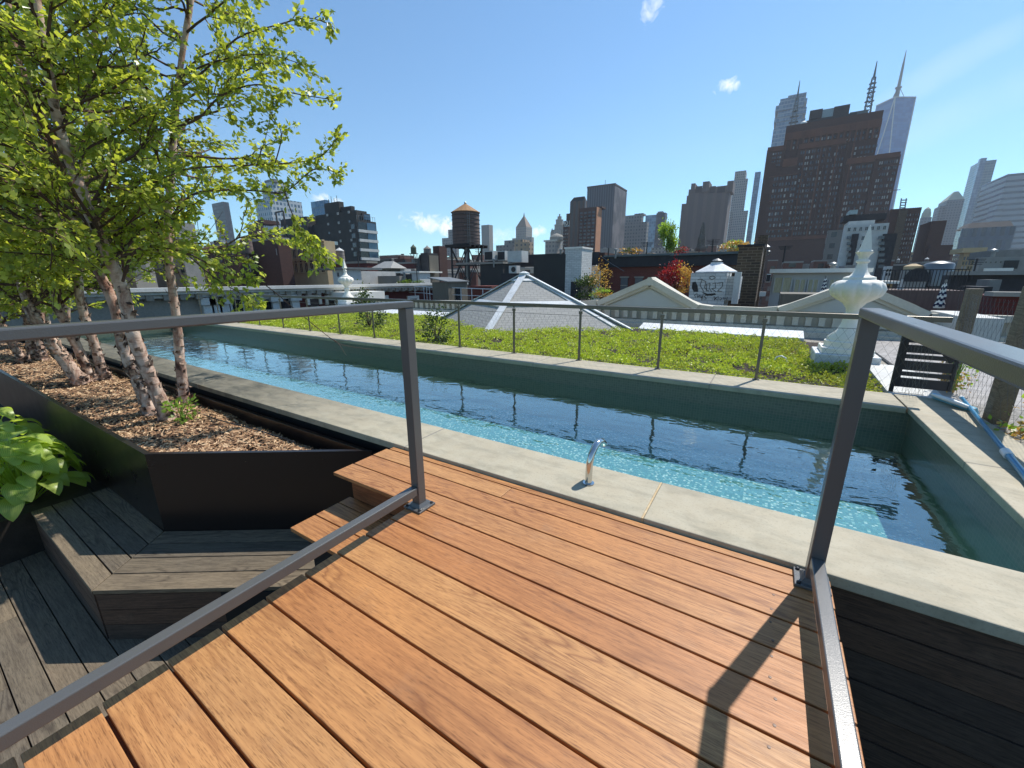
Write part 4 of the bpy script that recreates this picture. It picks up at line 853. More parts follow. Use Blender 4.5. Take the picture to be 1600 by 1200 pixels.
class Bld:
    """axis aligned building: xl, xc, xr are the pixel columns of its left, corner and right edge at roof height"""
    def __init__(s, name, label, xl, xc, xr, yt, d, mat, depth=20, group=None, zb=ZB, cat='building', part='wall'):
        P = at_d(xc, yt, d); s.P = P; s.Y = P.y; s.d = d; s.xc = xc
        if xc < 1195:
            x1 = P.x; x0 = at_y(xl, yt, P.y).x; y0 = P.y; y1 = at_x(xr, yt, P.x).y if xr > xc+.5 else y0+depth
        else:
            x0 = P.x; x1 = at_y(xr, yt, P.y).x; y0 = P.y; y1 = at_x(xl, yt, P.x).y if xl < xc-.5 else y0+depth
        s.W, s.D, s.H = x1-x0, min(max(y1-y0, 2), 90), P.z-zb; s.o = Vector((x0, y0, zb)); s.n = 0; s.extra = MB(); s.ws = {}
        s.root = thing(name, label, cat, s.o, group)
        b = MB(); b.box(0, s.W, 0, s.D, 0, s.H); s.wall = b.build(part, mat, s.root)
    def z(s, y, x=None): return at_y(x if x is not None else s.xc, y, s.Y).z-s.o.z
    def x(s, x, y): return at_y(x, y, s.Y).x-s.o.x
    def part(s, name, mb, mat, parent=None, smooth=False): return mb.build(name, mat, parent or s.root, smooth)
    def pbox(s, name, xl, xr, yt, yb, mat, y0=-.3, y1=None, label=None):
        """box on or above the front, given by its pixel rectangle"""
        xm = (xl+xr)/2; b = MB(); z1 = s.z(yt, xm); z0 = s.z(yb, xm)
        b.box(s.x(xl, (yt+yb)/2), s.x(xr, (yt+yb)/2), y0, s.D if y1 is None else y1, z0, z1); return s.part(name, b, mat)
    def wins(s, face, cols, rows, y0, y1, wf, hf, mats, u0=0., u1=1., pairs=False, frame=None, x=None, skip=0., depth=.12, ztop=None):
        zt, zb_ = s.z(y0, x), s.z(y1, x); L = s.W if face == 'F' else s.D; st = L*(u1-u0)/cols; hh = (zt-zb_)/rows; w, h = st*wf, hh*hf
        for i in range(cols):
            for j in range(rows):
                if random.random() < skip: continue
                us = [L*u0+st*(i+.5)] if not pairs else [L*u0+st*(i+.5)-st*.22, L*u0+st*(i+.5)+st*.22]
                for u in us:
                    ww = w if not pairs else w*.5; zc = zt-hh*(j+.5); mt = random.choices([q for q, _ in mats], [k for _, k in mats])[0]
                    if s.n < 95:
                        key = (round(ww, 3), round(h, 3), mt)
                        if key not in s.ws:
                            b = MB(); b.box(-ww/2, ww/2, -depth/2, depth/2, -h/2, h/2); me = bpy.data.meshes.new('window'); me.from_pydata(b.v, [], b.f); me.materials.append(M[mt]); s.ws[key] = me
                        o = bpy.data.objects.new('window', s.ws[key]); C.objects.link(o); o.parent = s.root; s.n += 1
                        if face == 'F': o.location = (u, 0, zc)
                        else: o.location = (s.W if face == 'R' else 0, u, zc); o.rotation_euler.z = PI/2
                        if frame:
                            fk = ('f',)+key[:2]
                            if fk not in s.ws:
                                b = MB(); t = frame[1]; e = depth/2+.05
                                b.box(-ww/2-t, -ww/2, -e, e, -h/2, h/2); b.box(ww/2, ww/2+t, -e, e, -h/2, h/2); b.box(-ww/2-t*1.4, ww/2+t*1.4, -e-.04, e+.04, h/2, h/2+t); b.box(-ww/2-t*1.4, ww/2+t*1.4, -e-.06, e+.06, -h/2-t, -h/2); b.box(-t*.25, t*.25, -e+.02, e-.02, -h/2, h/2)
                                me = bpy.data.meshes.new('window_frame'); me.from_pydata(b.v, [], b.f); me.materials.append(M[frame[0]]); s.ws[fk] = me
                            f = bpy.data.objects.new('window_frame', s.ws[fk]); C.objects.link(f); f.parent = o
                    else:
                        b = s.extra; mi = [q for q, _ in mats].index(mt); s.em = [q for q, _ in mats]
                        if face == 'F': b.box(u-ww/2, u+ww/2, -depth/2, depth/2, zc-h/2, zc+h/2, mi)
                        else: xx = s.W if face == 'R' else 0; b.box(xx-depth/2, xx+depth/2, u-ww/2, u+ww/2, zc-h/2, zc+h/2, mi)
    def done(s):
        if s.extra.v: o = s.extra.build('further_windows', s.em, s.root); o['kind'] = 'stuff'
        return s
GL = [('glassdark', 5), ('glassmid', 3), ('glassblind', 2)]; GLB = [('glassdark', 3), ('glassmid', 3), ('glassblind', 4)]
def seg(root, name, pts, r, mat, n=5):
    b = MB()
    for a, c in pts: b.tube([a, c], r, n)
    return b.build(name, mat, root)
def clutter(B, n=4, mats=('acunit', 'greymetal', 'tar')):
    """a few roof boxes, one part each"""
    for k in range(n):
        w = random.uniform(.06, .16)*B.W; x = random.uniform(.05, .8)*B.W; y = random.uniform(.1, .7)*min(B.D, 14); h = random.uniform(.05, .1)*B.W; h = min(h, 2.2)
        b = MB(); b.box(x, x+w, y, y+w*.7, B.H+.001, B.H+h); b.box(x-.03*w, x+w*1.03, y-.03*w, y+w*.73, B.H+h, B.H+h*1.08); b.build('roof_unit', random.choice(mats), B.root)
    b = MB(); t = .25; b.box(-.06, B.W+.06, -.06, t, B.H, B.H+.35); b.box(-.06, t, t, B.D, B.H, B.H+.35); b.box(B.W-t, B.W+.06, t, B.D, B.H, B.H+.35); b.build('parapet', 'concrete', B.root)

g = MB(); g.lathe([(0.01, 0), (1690, 0), (1690, -.5), (.01, -.5)], 64, (0, 0, ZB)); struct(g.build('ground', nmat('city_ground', lin(90, 88, 86), lin(70, 70, 70), .02, .9)))

# --- water tanks -----------------------------------------------------
def water_tower(label, xc, ya, ye, yb, yl, wpx, d, mt, mr, group='rooftop water towers', hoops=True, legs=4, name='water_tower', detail=True):
    b0 = at_d(xc, yb, d); px = (at_d(xc+.5, yb, d)-at_d(xc-.5, yb, d)).length; r = wpx*px/2
    zz = lambda y: at_d(xc, y, d).z
    base = Vector((b0.x, b0.y, zz(yl))); t = thing(name, label, 'water tower', base, group); h0 = zz(yb)-base.z; h1 = zz(ye)-base.z; h2 = zz(ya)-base.z
    b = MB(); b.lathe([(r, h0), (r*.975, h1)], 28); b.build('tank', mt, t, smooth=True)
    b = MB(); b.lathe([(r*1.05, h1), (r*1.05, h1+.03*r), (r*.06, h2-(h2-h1)*.18)], 16 if detail else 10); b.build('roof', mr, t)
    b = MB(); b.lathe([(r*.07, h2-(h2-h1)*.2), (r*.09, h2-(h2-h1)*.1), (r*.02, h2)], 8); b.build('finial', 'galv', t)
    if hoops:
        for k in range(9 if detail else 4):
            z = h0+(h1-h0)*((k+.4)/(9 if detail else 4))**1.25; b = MB(); b.lathe([(r*1.0, z-.012*r), (r*1.012, z-.01*r), (r*1.012, z+.01*r), (r*1.0, z+.012*r)], 28); b.build('hoop', 'iron', t)
    if h0 > .3:
        q = r*.78; f = MB()
        f.box(-r*1.12, r*1.12, -r*1.12, r*1.12, h0-.06*r, h0-.001)
        for k in range(5): f.box(-r*1.15, r*1.15, -r+k*r*.5-.05*r, -r+k*r*.5+.05*r, h0-.2*r, h0-.061*r)
        f.build('platform', 'iron', t); c4 = [(-q, -q), (q, -q), (q, q), (-q, q)]
        for x, y in c4:
            b = MB(); b.bar((x, y, 0), (x, y, h0-.2*r), .1*r); b.build('leg', 'iron', t)
        for i in range(4):
            a, c = c4[i], c4[(i+1) % 4]; b = MB(); b.bar((*a, h0*.05), (*c, h0-.25*r), .05*r); b.bar((*c, h0*.05), (*a, h0-.25*r), .05*r); b.bar((*a, h0*.5), (*c, h0*.5), .05*r); b.build('cross_brace', 'iron', t)
        b = MB(); b.tube([(0, 0, 0), (0, 0, h0-.05*r)], .09*r, 8); b.build('riser_pipe', 'galv', t)
    return t, r, h0, h1
t, r, h0, h1 = water_tower('big wooden rooftop water tower with tan cone roof on black iron legs', 729, 315, 333, 383, 446, 43, 45, 'tank', 'tankroof')
b = MB()
for s in (-.11, .11): b.tube([(r*.8+s, -r*.72+s*.3, h0), (r*.8+s, -r*.72+s*.3, h1)], .02, 5)
for k in range(14): z = h0+(h1-h0)*k/14; b.tube([(r*.8-.11, -r*.72-.03, z), (r*.8+.11, -r*.72+.03, z)], .016, 4)
for k in range(6):
    z = h0+(h1-h0)*(k+.5)/6; b.tube([(r*.55, -r*.86, z), (r*.7, -r*1.02, z), (r*.93, -r*.82, z), (r*1.0, -r*.4, z)], .02, 4)
b.build('ladder_cage', 'galv', t)
water_tower('small green water tank on dark legs left of the tall dark chimney shed', 646.5, 381, 387, 396, 408, 9, 95, 'tankgreen', 'tankgreen', detail=False)
water_tower('small pale capped water tank on top of the dark shed', 668, 383, 389, 395.5, 395.6, 12, 60, 'tankgrey', 'tankgrey', hoops=True, detail=False)
water_tower('stout grey water tank with pale cone below the black terraced building', 532, 386, 392, 407, 414, 15, 85, 'tankgrey', 'whitegrey', detail=False)
water_tower('dark water tank with orange cone roof in front of the brown brick building', 387, 368, 376, 396, 425, 20, 62, 'tank', 'tankroof', detail=False)
water_tower('tiny distant water tank with white cap right of the brown stepped tower', 1402.5, 403, 406, 411, 414, 5.5, 160, 'tankgrey', 'whitegrey', detail=False)
water_tower('wide low water tank with white cone right of the brown stepped tower', 1447, 401.5, 405, 410, 416, 8, 150, 'tank', 'whitegrey', detail=False)

# --- far left ----------------------------------------------------------
B = Bld('glass_tower', 'slender dark glass tower standing alone behind the birch twigs', 330, 348, 357, 315, 620, 'w_nyt', depth=30)
B = Bld('office_tower', 'white gridded office tower behind the birch branches', 397, 421, 470, 308, 250, 'w_white')
B.pbox('penthouse', 403, 420, 284, 308, 'w_white', 2, B.D*.6); B.pbox('penthouse_band', 405, 419.5, 279, 284, 'greymetal', 2.5, B.D*.3); B.done()
B = Bld('brick_building', 'small plain red brick block left of the white office tower', 385, 402, 408, 349, 180, 'brickbrown', depth=12); B.pbox('roof_house', 388, 402, 343, 349, 'brickbrown', 2, 8)
# black terraced building
B = Bld('terraced_building', 'black terraced apartment building with glassy corner balconies', 470, 557, 587, 343, 120, 'charcoal')
for i, (y0, y1) in enumerate(((346, 358), (361, 373), (376, 388), (391, 402))):
    zt, zb_ = B.z(y0), B.z(y1)
    b = MB(); b.box(B.W-.02, B.W+.06, B.D*.04, B.D*.46, zb_, zt); B.part('window', b, 'glassdark')
    b = MB(); b.box(B.W-.02, B.W+.06, B.D*.5, B.D*.95, zb_, zt); B.part('window', b, 'glasssky')
    b = MB(); b.box(B.W-.05, B.W+.5, .1, B.D-.1, zb_-.75, zb_-.05); B.part('balcony_edge', b, 'whitegrey')
for q, (yt, yb, u0, u1, nm) in enumerate(((327, 343, .05, .62, 'upper_storey'), (312, 327, .0, .36, 'roof_house'))):
    pass
b = MB(); b.box(B.W*.25, B.W*.98, .6, B.D*.62, B.H, B.z(327)); B.part('upper_storey', b, 'charcoal')
b = MB(); b.box(B.W*.6, B.W*1.0, 2, B.D*.72, B.H+.01, B.z(331)); B.part('corner_storey', b, 'tar')
b = MB(); b.box(B.W*.98, B.W*1.0+.05, 2.5, B.D*.7, B.z(341), B.z(333)); B.part('window', b, 'glasssky')
b = MB(); b.box(B.W*.42, B.W*.68, 1, B.D*.4, B.z(327)+.01, B.z(308)); B.part('roof_house', b, 'charcoal')
b = MB(); b.box(B.W*.68, B.W*.86, 1.4, B.D*.4, B.z(327)+.01, B.z(318)); B.part('plant_room', b, 'tar')
for k in range(4):
    b = MB(); x = B.W*(.45+.05*k); b.tube([(x, 2, B.z(308)), (x, 2, B.z(308)+1.2+.6*(k % 2))], .08, 5); B.part('vent_pipe', b, 'galv')
B.wins('F', 3, 5, 322, 396, .16, .26, [('glassblind', 3), ('glassmid', 1)], .42, .98, pairs=False)
B.wins('F', 1, 4, 346, 404, .5, .5, [('glassmid', 1)], .87, .99)
b = MB()
for k in range(9): b.tube([(B.W+.1, B.D*k/8.5, B.H), (B.W+.1, B.D*k/8.5, B.H+1.1)], .04, 4)
b.tube([(B.W+.1, 0, B.H+1.1), (B.W+.1, B.D*.95, B.H+1.1)], .04, 4); B.part('roof_railing', b, 'galv'); B.done()
B = Bld('black_building', 'low black building with steel frame between the office tower and the terraced block', 437, 478, 505, 338, 135, 'tar', depth=18)
b = MB(); 
for x in (.0, .3): b.bar((B.W*x, -1, B.H-9), (B.W*x, -1, B.H+2), .35)
b.bar((0, -1, B.H+2), (B.W*.3, -1, B.H+2), .35); B.part('steel_frame', b, 'iron'); B.wins('F', 6, 5, 345, 400, .3, .35, GL); B.done()
B = Bld('glass_building', 'grey glass block peeking above the black building', 485, 508, 512, 312, 200, 'w_blue', depth=14)
# buff brick loft building with brown side
B = Bld('loft_building', 'buff brick loft building with arched windows behind the birch leaves', 436, 506, 512, 376, 78, 'buffstone', depth=16)
B.wins('F', 8, 1, 385, 403, .55, .78, [('glassdark', 3), ('glassmid', 2)], .04, .98, frame=('buffstone', .12))
B.wins('F', 8, 1, 408, 427, .55, .8, [('glassdark', 3), ('glassmid', 2)], .04, .98, frame=('buffstone', .12))
b = MB()
for k in range(8):
    xc_ = B.W*(.04+.94*(k+.5)/8); w = B.W*.94/8*.275; z = B.z(410.2)
    b.add([(xc_+w*math.cos(a), -.07, z+w*math.sin(a)) for a in np.linspace(0, PI, 9)], [tuple(range(9))])
B.part('arch_glass', b, 'glassdark')
b = MB(); b.box(-.2, B.W+.2, -.45, -.01, B.z(377), B.z(374.5)); b.box(-.1, B.W+.1, -.2, -.012, B.z(381), B.z(379.5)); b.box(-.1, B.W+.1, -.2, -.01, B.z(406), B.z(404.6)); B.part('cornice', b, 'buffstone')
b = MB()
for k in range(26): b.box(B.W*k/26, B.W*(k+.5)/26, -.3, -.011, B.z(379), B.z(377.2))
B.part('dentil_course', b, 'buffstone')
b = MB(); b.box(B.W*.1, B.W*.55, 3, 7, B.H, B.z(370)); B.part('roof_skylight', b, 'leadglass'); B.done()
B = Bld('brown_building', 'dark brown brick side wall stepping up left of the buff loft', 368, 433, 436, 374, 77.5, 'brickbrown', depth=14)
B.pbox('chimney', 413, 424, 367, 374, 'brickbrown', .0, 2); B.pbox('chimney', 407, 411, 364, 374, 'tar', .2, 1.5); B.wins('F', 1, 1, 387, 400, .1, .8, [('glassblind', 1)], .9, 1.); B.done(); clutter(B, 4)
B = Bld('brick_building', 'reddish brick roof row left of the dark water tank', 318, 368, 372, 383, 82, 'brickbrown', depth=14); B.wins('F', 5, 2, 388, 412, .3, .5, GL); B.done(); clutter(B, 5)
B = Bld('grey_building', 'grey building with black roof behind the birch trunks', 196, 275, 280, 346, 70, 'concrete', depth=18); B.pbox('roof_band', 196, 275, 346, 360, 'tar', -.3, -.01); B.wins('F', 9, 5, 365, 430, .5, .6, GL); B.done()
B = Bld('grey_building', 'tall dull building at the left edge behind the dense leaves', -120, 90, 95, 330, 60, 'w_fill1', depth=18); clutter(B, 3)
B = Bld('pale_building', 'pale building half hidden behind the birch foliage', 95, 196, 200, 372, 66, 'w_fill3', depth=18); clutter(B, 3)

# --- white cornice building across the street (faces +X) ----------------
CXW = -23.5
cb = thing('cornice_building', 'old white building with a heavy cornice and a red brick bay', 'building', (CXW, 2, ZB))
def cz(x, y): p = at_x(x, y, CXW); return p.y-2, p.z-ZB
ya, zt = cz(300, 447); yb, _ = cz(700, 438); zt = 25.85; yb = 27.
b = MB(); b.box(-9, 0, -9, cz(462, 460)[0], 0, zt-.3); b.build('white_wall', 'stonegrey', cb)
b = MB(); b.box(-9, -.1, cz(462, 460)[0]+.01, yb, 0, zt-.3); b.build('brick_wall', 'brickdeep', cb)
b = MB(); b.box(-.3, .45, -9.2, yb, zt-.3, zt-.16); b.box(-.3, .62, -9.3, yb+.1, zt-.16, zt); b.box(-.2, .25, -9.1, yb, zt-.46, zt-.31); b.build('cornice', 'whitegrey', cb)
for k in range(56):
    y = -9+k*.62; b = MB(); b.box(.02, .4, y, y+.26, zt-.55, zt-.301); b.build('cornice_bracket', 'stonegrey', cb)
for xp in (323, 336, 348, 400, 430, 460):
    y, _ = cz(xp, 480); b = MB(); b.box(.0, .22, y-.22, y+.22, 10, zt-.5); b.box(-.0, .34, y-.32, y+.32, zt-.85, zt-.501); b.build('pilaster', 'whitegrey', cb)
for x0, x1, yt, ybt in ((326, 334, 466, 520), (339, 346, 466, 520), (405, 425, 468, 487), (434, 452, 467, 487), (360, 378, 468, 490), (380, 396, 468, 490)):
    y0, z1 = cz(x0, yt); y1, _ = cz(x1, yt); z0 = z1-1.55; b = MB(); b.box(.0, .05, y0, y1, z0, z1); o = b.build('window', 'glassdark', cb)
    b = MB(); b.box(.0, .11, y0-.1, y0, z0, z1); b.box(.0, .11, y1, y1+.1, z0, z1); b.box(.0, .14, y0-.14, y1+.14, z1, z1+.14); b.box(.0, .09, y0, y1, (z0+z1)/2-.04, (z0+z1)/2+.04); b.build('window_frame', 'whitegrey', o)
for x0, x1 in ((484, 498), (513, 522), (540, 556), (590, 604), (640, 652)):
    y0, z1 = cz(x0, 467); y1, _ = cz(x1, 467); z0 = z1-1.5; b = MB(); b.box(-.1, -.05, y0, y1, z0, z1); o = b.build('window', 'glassdark', cb)
    b = MB(); b.box(-.1, .03, y0-.18, y1+.18, z1, z1+.22); b.box(-.1, .03, y0-.18, y0-.02, z1-.35, z1); b.box(-.1, .03, y1+.02, y1+.18, z1-.35, z1); b.build('window_hood', 'white', o)
y0, z1 = cz(512, 456); b = MB(); b.box(.0, 2.2, y0, y0+2.6, z1-.5, z1); b.build('canopy', 'white', cb)
# things on and behind its roof
B = Bld('roof_house', 'pale sloped roof house left of the small urn', 519, 541, 545, 421, 52, 'whitegrey', depth=5, cat='roof house'); B.wins('F', 1, 1, 425, 433, .3, .8, GL, .2, .6); B.done()
b = MB(); b.hexa([(-4, -.5, B.H), (B.W+.3, -.5, B.H), (B.W+.3, 5, B.H), (-4, 5, B.H)], [(-4, -.5, B.H+.1), (B.W+.3, -.5, B.H+.25), (B.W+.3, 5, B.H+.25), (-4, 5, B.H+.1)]); B.part('roof', b, 'greymetal')
B = Bld('brick_building', 'plain red brick block right of the small urn', 520, 573, 583, 411, 68, 'brickdeep', depth=10); b = MB(); b.box(-.1, B.W+.1, -.1, .3, B.H, B.H+.3); b.box(B.W-.3, B.W+.12, .3, B.D, B.H, B.H+.3); B.part('coping', b, 'stonegrey')
B = Bld('roof_house', 'long cream roof with a white overhanging edge beside the small urn', 550, 563, 563, 423.5, 58, 'whitegrey', depth=6, cat='roof house')
B = Bld('rowhouse', 'small dark shingled house with three windows by the red brick block', 590, 611, 614, 419, 62, 'taupe', depth=6); B.wins('F', 3, 1, 422, 429, .7, .85, [('glassdark', 1)]); B.done()
b = MB(); b.hexa([(-1, -.6, B.H), (B.W+.6, -.6, B.H), (B.W+.6, B.D+.5, B.H), (-1, B.D+.5, B.H)], [(.4, 1, B.H+1), (B.W-.5, 1, B.H+1), (B.W-.5, B.D-1, B.H+1), (.4, B.D-1, B.H+1)]); B.part('roof', b, 'slate')
B = Bld('white_building', 'white cube house right of the small dark shingled house', 610, 626, 628, 420, 63, 'whitegrey', depth=6)
B = Bld('roof_terrace', 'stone walled roof terrace under the shingled house', 590, 624, 626, 431, 56, 'stonegrey', depth=5, cat='terrace')
B = Bld('white_building', 'white barrel roofed house left of the tall dark chimney shed', 640, 655, 659, 426, 55, 'whitegrey', depth=6); b = MB(); b.box(-2.4, B.W*.2, -.05, 4, B.z(441), B.z(428)); B.part('side_wing', b, 'tar'); b = MB(); b.box(-2.5, B.W+.2, -.2, 4.2, B.H, B.H+.18); B.part('roof', b, 'white')
B = Bld('brick_building', 'red brick roof row in front of the horizon left of the green tank', 612, 665, 668, 411, 100, 'brickdeep', depth=12); B.pbox('roof_house', 611, 627, 404, 411, 'brickbrown', 1, 6); B.pbox('chimney', 617, 620, 400, 404, 'brickbrown', 1, 2.5); clutter(B, 3)
B = Bld('chimney_shed', 'tall dark shed with ribbed grey side under the pale capped tank', 657, 668, 681, 395, 58, 'tar'); b = MB()
b.box(B.W+.01, B.W+.1, .2, B.D, B.H-11, B.H-.3); B.part('ribbed_side', b, 'taupe')
b = MB(); b.hexa([(-2.4, -.2, B.H-12), (-.01, -.2, B.H-12), (-.01, 2, B.H-12), (-2.4, 2, B.H-12)], [(-.5, -.2, B.H-1), (-.01, -.2, B.H-.2), (-.01, 2, B.H-.2), (-.5, 2, B.H-1)]); B.part('flared_base', b, 'tar')
B = Bld('brick_building', 'small brown brick bulkhead right of the pale capped tank', 676, 686, 692, 384, 75, 'brickbrown', depth=4)
B = Bld('sloped_shed', 'grey wooden shed with a slanted roof in front of the big water tower', 675, 700, 721, 441, 27, 'taupe', cat='shed')
b = MB(); b.hexa([(-.25, -.15, B.H+.28), (B.W+.1, -.15, B.H), (B.W+.1, B.D+.1, B.H), (-.25, B.D+.1, B.H+.28)], [(-.25, -.15, B.H+.33), (B.W+.1, -.15, B.H+.06), (B.W+.1, B.D+.1, B.H+.06), (-.25, B.D+.1, B.H+.33)]); B.part('roof', b, 'greymetal')
b = MB(); b.box(B.W, B.W+.04, B.D*.35, B.D*.65, B.H-1.2, B.H-.35); B.part('window', b, 'glassdark')
# skylight and terraces behind the cornice building
sk = thing('glass_skylight', 'low hipped glass skylight with white bars behind the small urn', 'skylight', at_d(590, 460, 36)); v = MB(); v.hexa([(-2.1, -1.5, -.35), (1.9, -1.5, -.35), (1.9, 2.5, -.35), (-2.1, 2.5, -.35)], [(-1.0, -.2, .55), (1.3, -.2, .55), (1.3, 1.4, .55), (-1.0, 1.4, .55)]); v.build('glazing', 'leadglass', sk)
v = MB()
for k in range(15): f = k/14; v.bar((-2.1+4*f, -1.52, -.33), (-1.0+2.3*f, -.22, .57), .07)
for k in range(9): f = k/8; v.bar((1.92, -1.5+4*f, -.33), (1.32, -.2+1.6*f, .57), .07)
v.build('glazing_bar', 'white', sk)
tr = thing('terrace_railing', 'thin white pipe railing round the low roof terraces', 'railing', at_d(690, 462, 27)); v = MB()
p_ = [at_d(x, y, d)-tr.location for x, y, d in ((622, 447, 34), (662, 448, 31), (676, 449, 28), (720, 450, 27), (772, 452, 26))]
for a, c in zip(p_[:-1], p_[1:]):
    v.tube([a, c], .025, 5); v.tube([a-Vector((0, 0, .45)), c-Vector((0, 0, .45))], .018, 5)
    for k in range(3): q = a.lerp(c, k/3); v.tube([q, q-Vector((0, 0, .9))], .022, 5)
v.build('pipe_rail', 'whiteplastic', tr)
B = Bld('roof_terrace', 'dark planted roof terrace with low hedge under the tall dark shed', 617, 665, 668, 447, 35, 'tar', depth=5, cat='terrace')
for k in range(3): leafy('terrace_hedge', ['left', 'middle', 'right'][k]+' tuft of the low green hedge on the dark roof terrace', 'hedge', at_d(626+14*k, 447, 35.5), .55, .45, 260, .12, ['shrub', 'greenleaf'])
B = Bld('brick_parapet', 'low red brick parapet under the big water tower', 735, 768, 770, 447, 29, 'brick', depth=3, cat='wall')
B = Bld('roof_house', 'charcoal roof house with pale coping below the air conditioners', 750, 786, 800, 412, 40, 'charcoal', cat='roof house')
b = MB(); b.box(-3, B.W+.1, -.12, .2, B.H, B.H+.2); b.box(B.W-.2, B.W+.12, .2, B.D, B.H, B.H+.2); B.part('coping', b, 'stonegrey')
b = MB(); b.box(-2, B.W+8, 4.2, 4.6, B.H-.2, B.H+1.0); B.part('parapet', b, 'tar')
def hvac(label, xl, xr, yt, yb, d, fan=False, grille=True):
    P = at_d((xl+xr)/2, yb, d); X0 = at_y(xl, yb, P.y).x-P.x; X1 = at_y(xr, yb, P.y).x-P.x; Ht = at_y((xl+xr)/2, yt, P.y).z-P.z; r = thing('hvac_unit', label, 'air conditioner', P, 'rooftop air conditioners')
    b = MB(); b.box(X0, X1, 0, (X1-X0)*.8, 0, Ht); b.build('casing', 'acunit', r)
    if fan:
        b = MB(); b.add([(.36*Ht*math.cos(a)+(X1-X0)*.1, -.015, Ht*.5+.36*Ht*math.sin(a)) for a in np.linspace(0, 2*PI, 17)[:-1]], [tuple(range(16))]); b.build('fan_grille', 'iron', r)
    elif grille:
        b = MB(); b.box(X0+.06*(X1-X0), X1-.06*(X1-X0), -.03, -.001, Ht*.08, Ht*.9); g_ = b.build('grille', 'tar', r)
hvac('left tall air conditioner with black grille right of the water tower', 757, 770, 392, 407, 43); hvac('second tall air conditioner with black grille near the white screen', 777.5, 789, 392, 407, 43)
hvac('plain white equipment screen right of the two air conditioners', 793, 815, 392, 410, 41, grille=False); hvac('white condenser with a round fan on the charcoal roof house', 795, 807, 415, 427, 36, fan=True)
B = Bld('black_tank', 'low black duct bulk behind the peak of the roof lantern', 783, 826, 828, 427, 33, 'tar', depth=3, cat='roof house'); 
B = Bld('charcoal_wall', 'blank charcoal rendered block right of the roof lantern', 834, 884, 886, 397, 31, 'charcoal', depth=5, cat='building')
B = Bld('white_chimney', 'white painted brick chimney wall beside the charcoal block', 883, 909.5, 911, 388, 30.5, 'brickwhite', depth=1.2, cat='chimney'); b = MB(); b.box(-.05, B.W+.05, -.05, B.D, B.H, B.H+.12); B.part('cap', b, 'white')
B = Bld('slat_screen', 'dark slatted screen at the foot of the white chimney', 892, 908, 909, 440, 29, 'tar', depth=.5, cat='screen')

# --- centre skyline -----------------------------------------------------
B = Bld('slab_tower', 'pale blank slab tower right of the big water tower', 752, 764, 770, 351, 560, 'concrete')
B = Bld('stepped_tower', 'grey stepped tower half hidden behind the water tower', 700, 712, 716, 358, 620, 'w_greystep', depth=20); B.pbox('lower_tier', 694, 712, 372, 400, 'w_greystep', -4, -.01)
B = Bld('beige_building', 'beige apartment building right of the blank slab tower', 804, 817, 829, 374, 330, 'w_beige'); B.done()
B = Bld('grey_building', 'low grey setback building left of the beige apartments', 775, 803, 806, 382, 360, 'w_fill1', depth=30); B.pbox('upper_tier', 785, 803, 375, 382, 'w_fill1', 3, 20)
B = Bld('beige_building', 'darker half of the beige apartments with a notch', 817, 827, 833, 378, 325, 'w_beige', depth=14)
B = Bld('pyramid_tower', 'grey courthouse tower with a pyramid roof and gold tip', 806, 822, 831.5, 354, 760, 'w_muni'); b = MB(); A_ = (B.W/2, B.D/2, B.z(334)); v = [(0, 0, B.H), (B.W, 0, B.H), (B.W, B.D, B.H), (0, B.D, B.H), A_]; b.add(v, [(0, 1, 4), (1, 2, 4), (2, 3, 4), (3, 0, 4)]); B.part('roof', b, 'pyrroof'); b = MB(); b.lathe([(1.5, 0), (.3, B.z(330)-B.z(336))], 6, (A_[0], A_[1], B.z(336))); B.part('finial', b, 'copper')
B.pbox('lower_tier', 804, 834, 372, 430, 'w_muni', -8, -.01)
B = Bld('domed_building', 'pale building with a round corner and cornice left of the municipal tower', 852, 868, 876, 377, 420, 'w_muni'); b = MB(); b.box(-1.2, B.W+1.2, -1.2, B.D, B.H, B.H+1.5); B.part('cornice', b, 'stone'); b = MB(); b.lathe([(7, 0), (7, 3), (5, 5), (.5, 6.5)], 18, (B.W*.8, 7, B.H+1.5)); B.part('dome', b, 'stonegrey')
B = Bld('municipal_tower', 'ornate tiered municipal tower with a slim lantern', 864, 876, 882, 358, 700, 'w_muni')
for rr, y0, y1 in ((8, 358, 350), (6, 350, 342), (3.4, 342, 337), (1.2, 337, 333)):
    b = MB(); z0, z1 = B.z(y0), B.z(y1); b.lathe([(rr, z0), (rr, z1-.5), (rr*1.15, z1-.4), (rr*1.1, z1)], 14, (B.W*.55, 8, 0)); B.part('tier', b, 'stonegrey')
for u in (-.25, 1.2):
    b = MB(); b.lathe([(3, B.z(372)), (3, B.z(362)), (.2, B.z(355))], 8, (B.W*u, 4, 0)); B.part('turret', b, 'stonegrey')
B = Bld('sign_building', 'brown building wearing a dark roof sign with white numerals', 880, 889, 893, 353, 300, 'brickbrown'); B.pbox('top_storey', 883, 891, 333, 345, 'brickbrown', 2, 9); B.wins('F', 3, 8, 357, 400, .5, .5, GL); B.done()
B.pbox('sign_board', 881, 891.5, 345, 353, 'iron', -.8, -.2)
cu = bpy.data.curves.new('sign_numerals', 'FONT'); cu.body = '401'; cu.align_x = 'CENTER'; cu.align_y = 'CENTER'; cu.size = 4.2; cu.extrude = .05; tx = bpy.data.objects.new('sign_numerals', cu); C.objects.link(tx); tx.parent = B.root; tx.location = (B.x(886.3, 349), -.95, B.z(349, 886)); tx.rotation_euler.x = PI/2; cu.materials.append(M['white'])
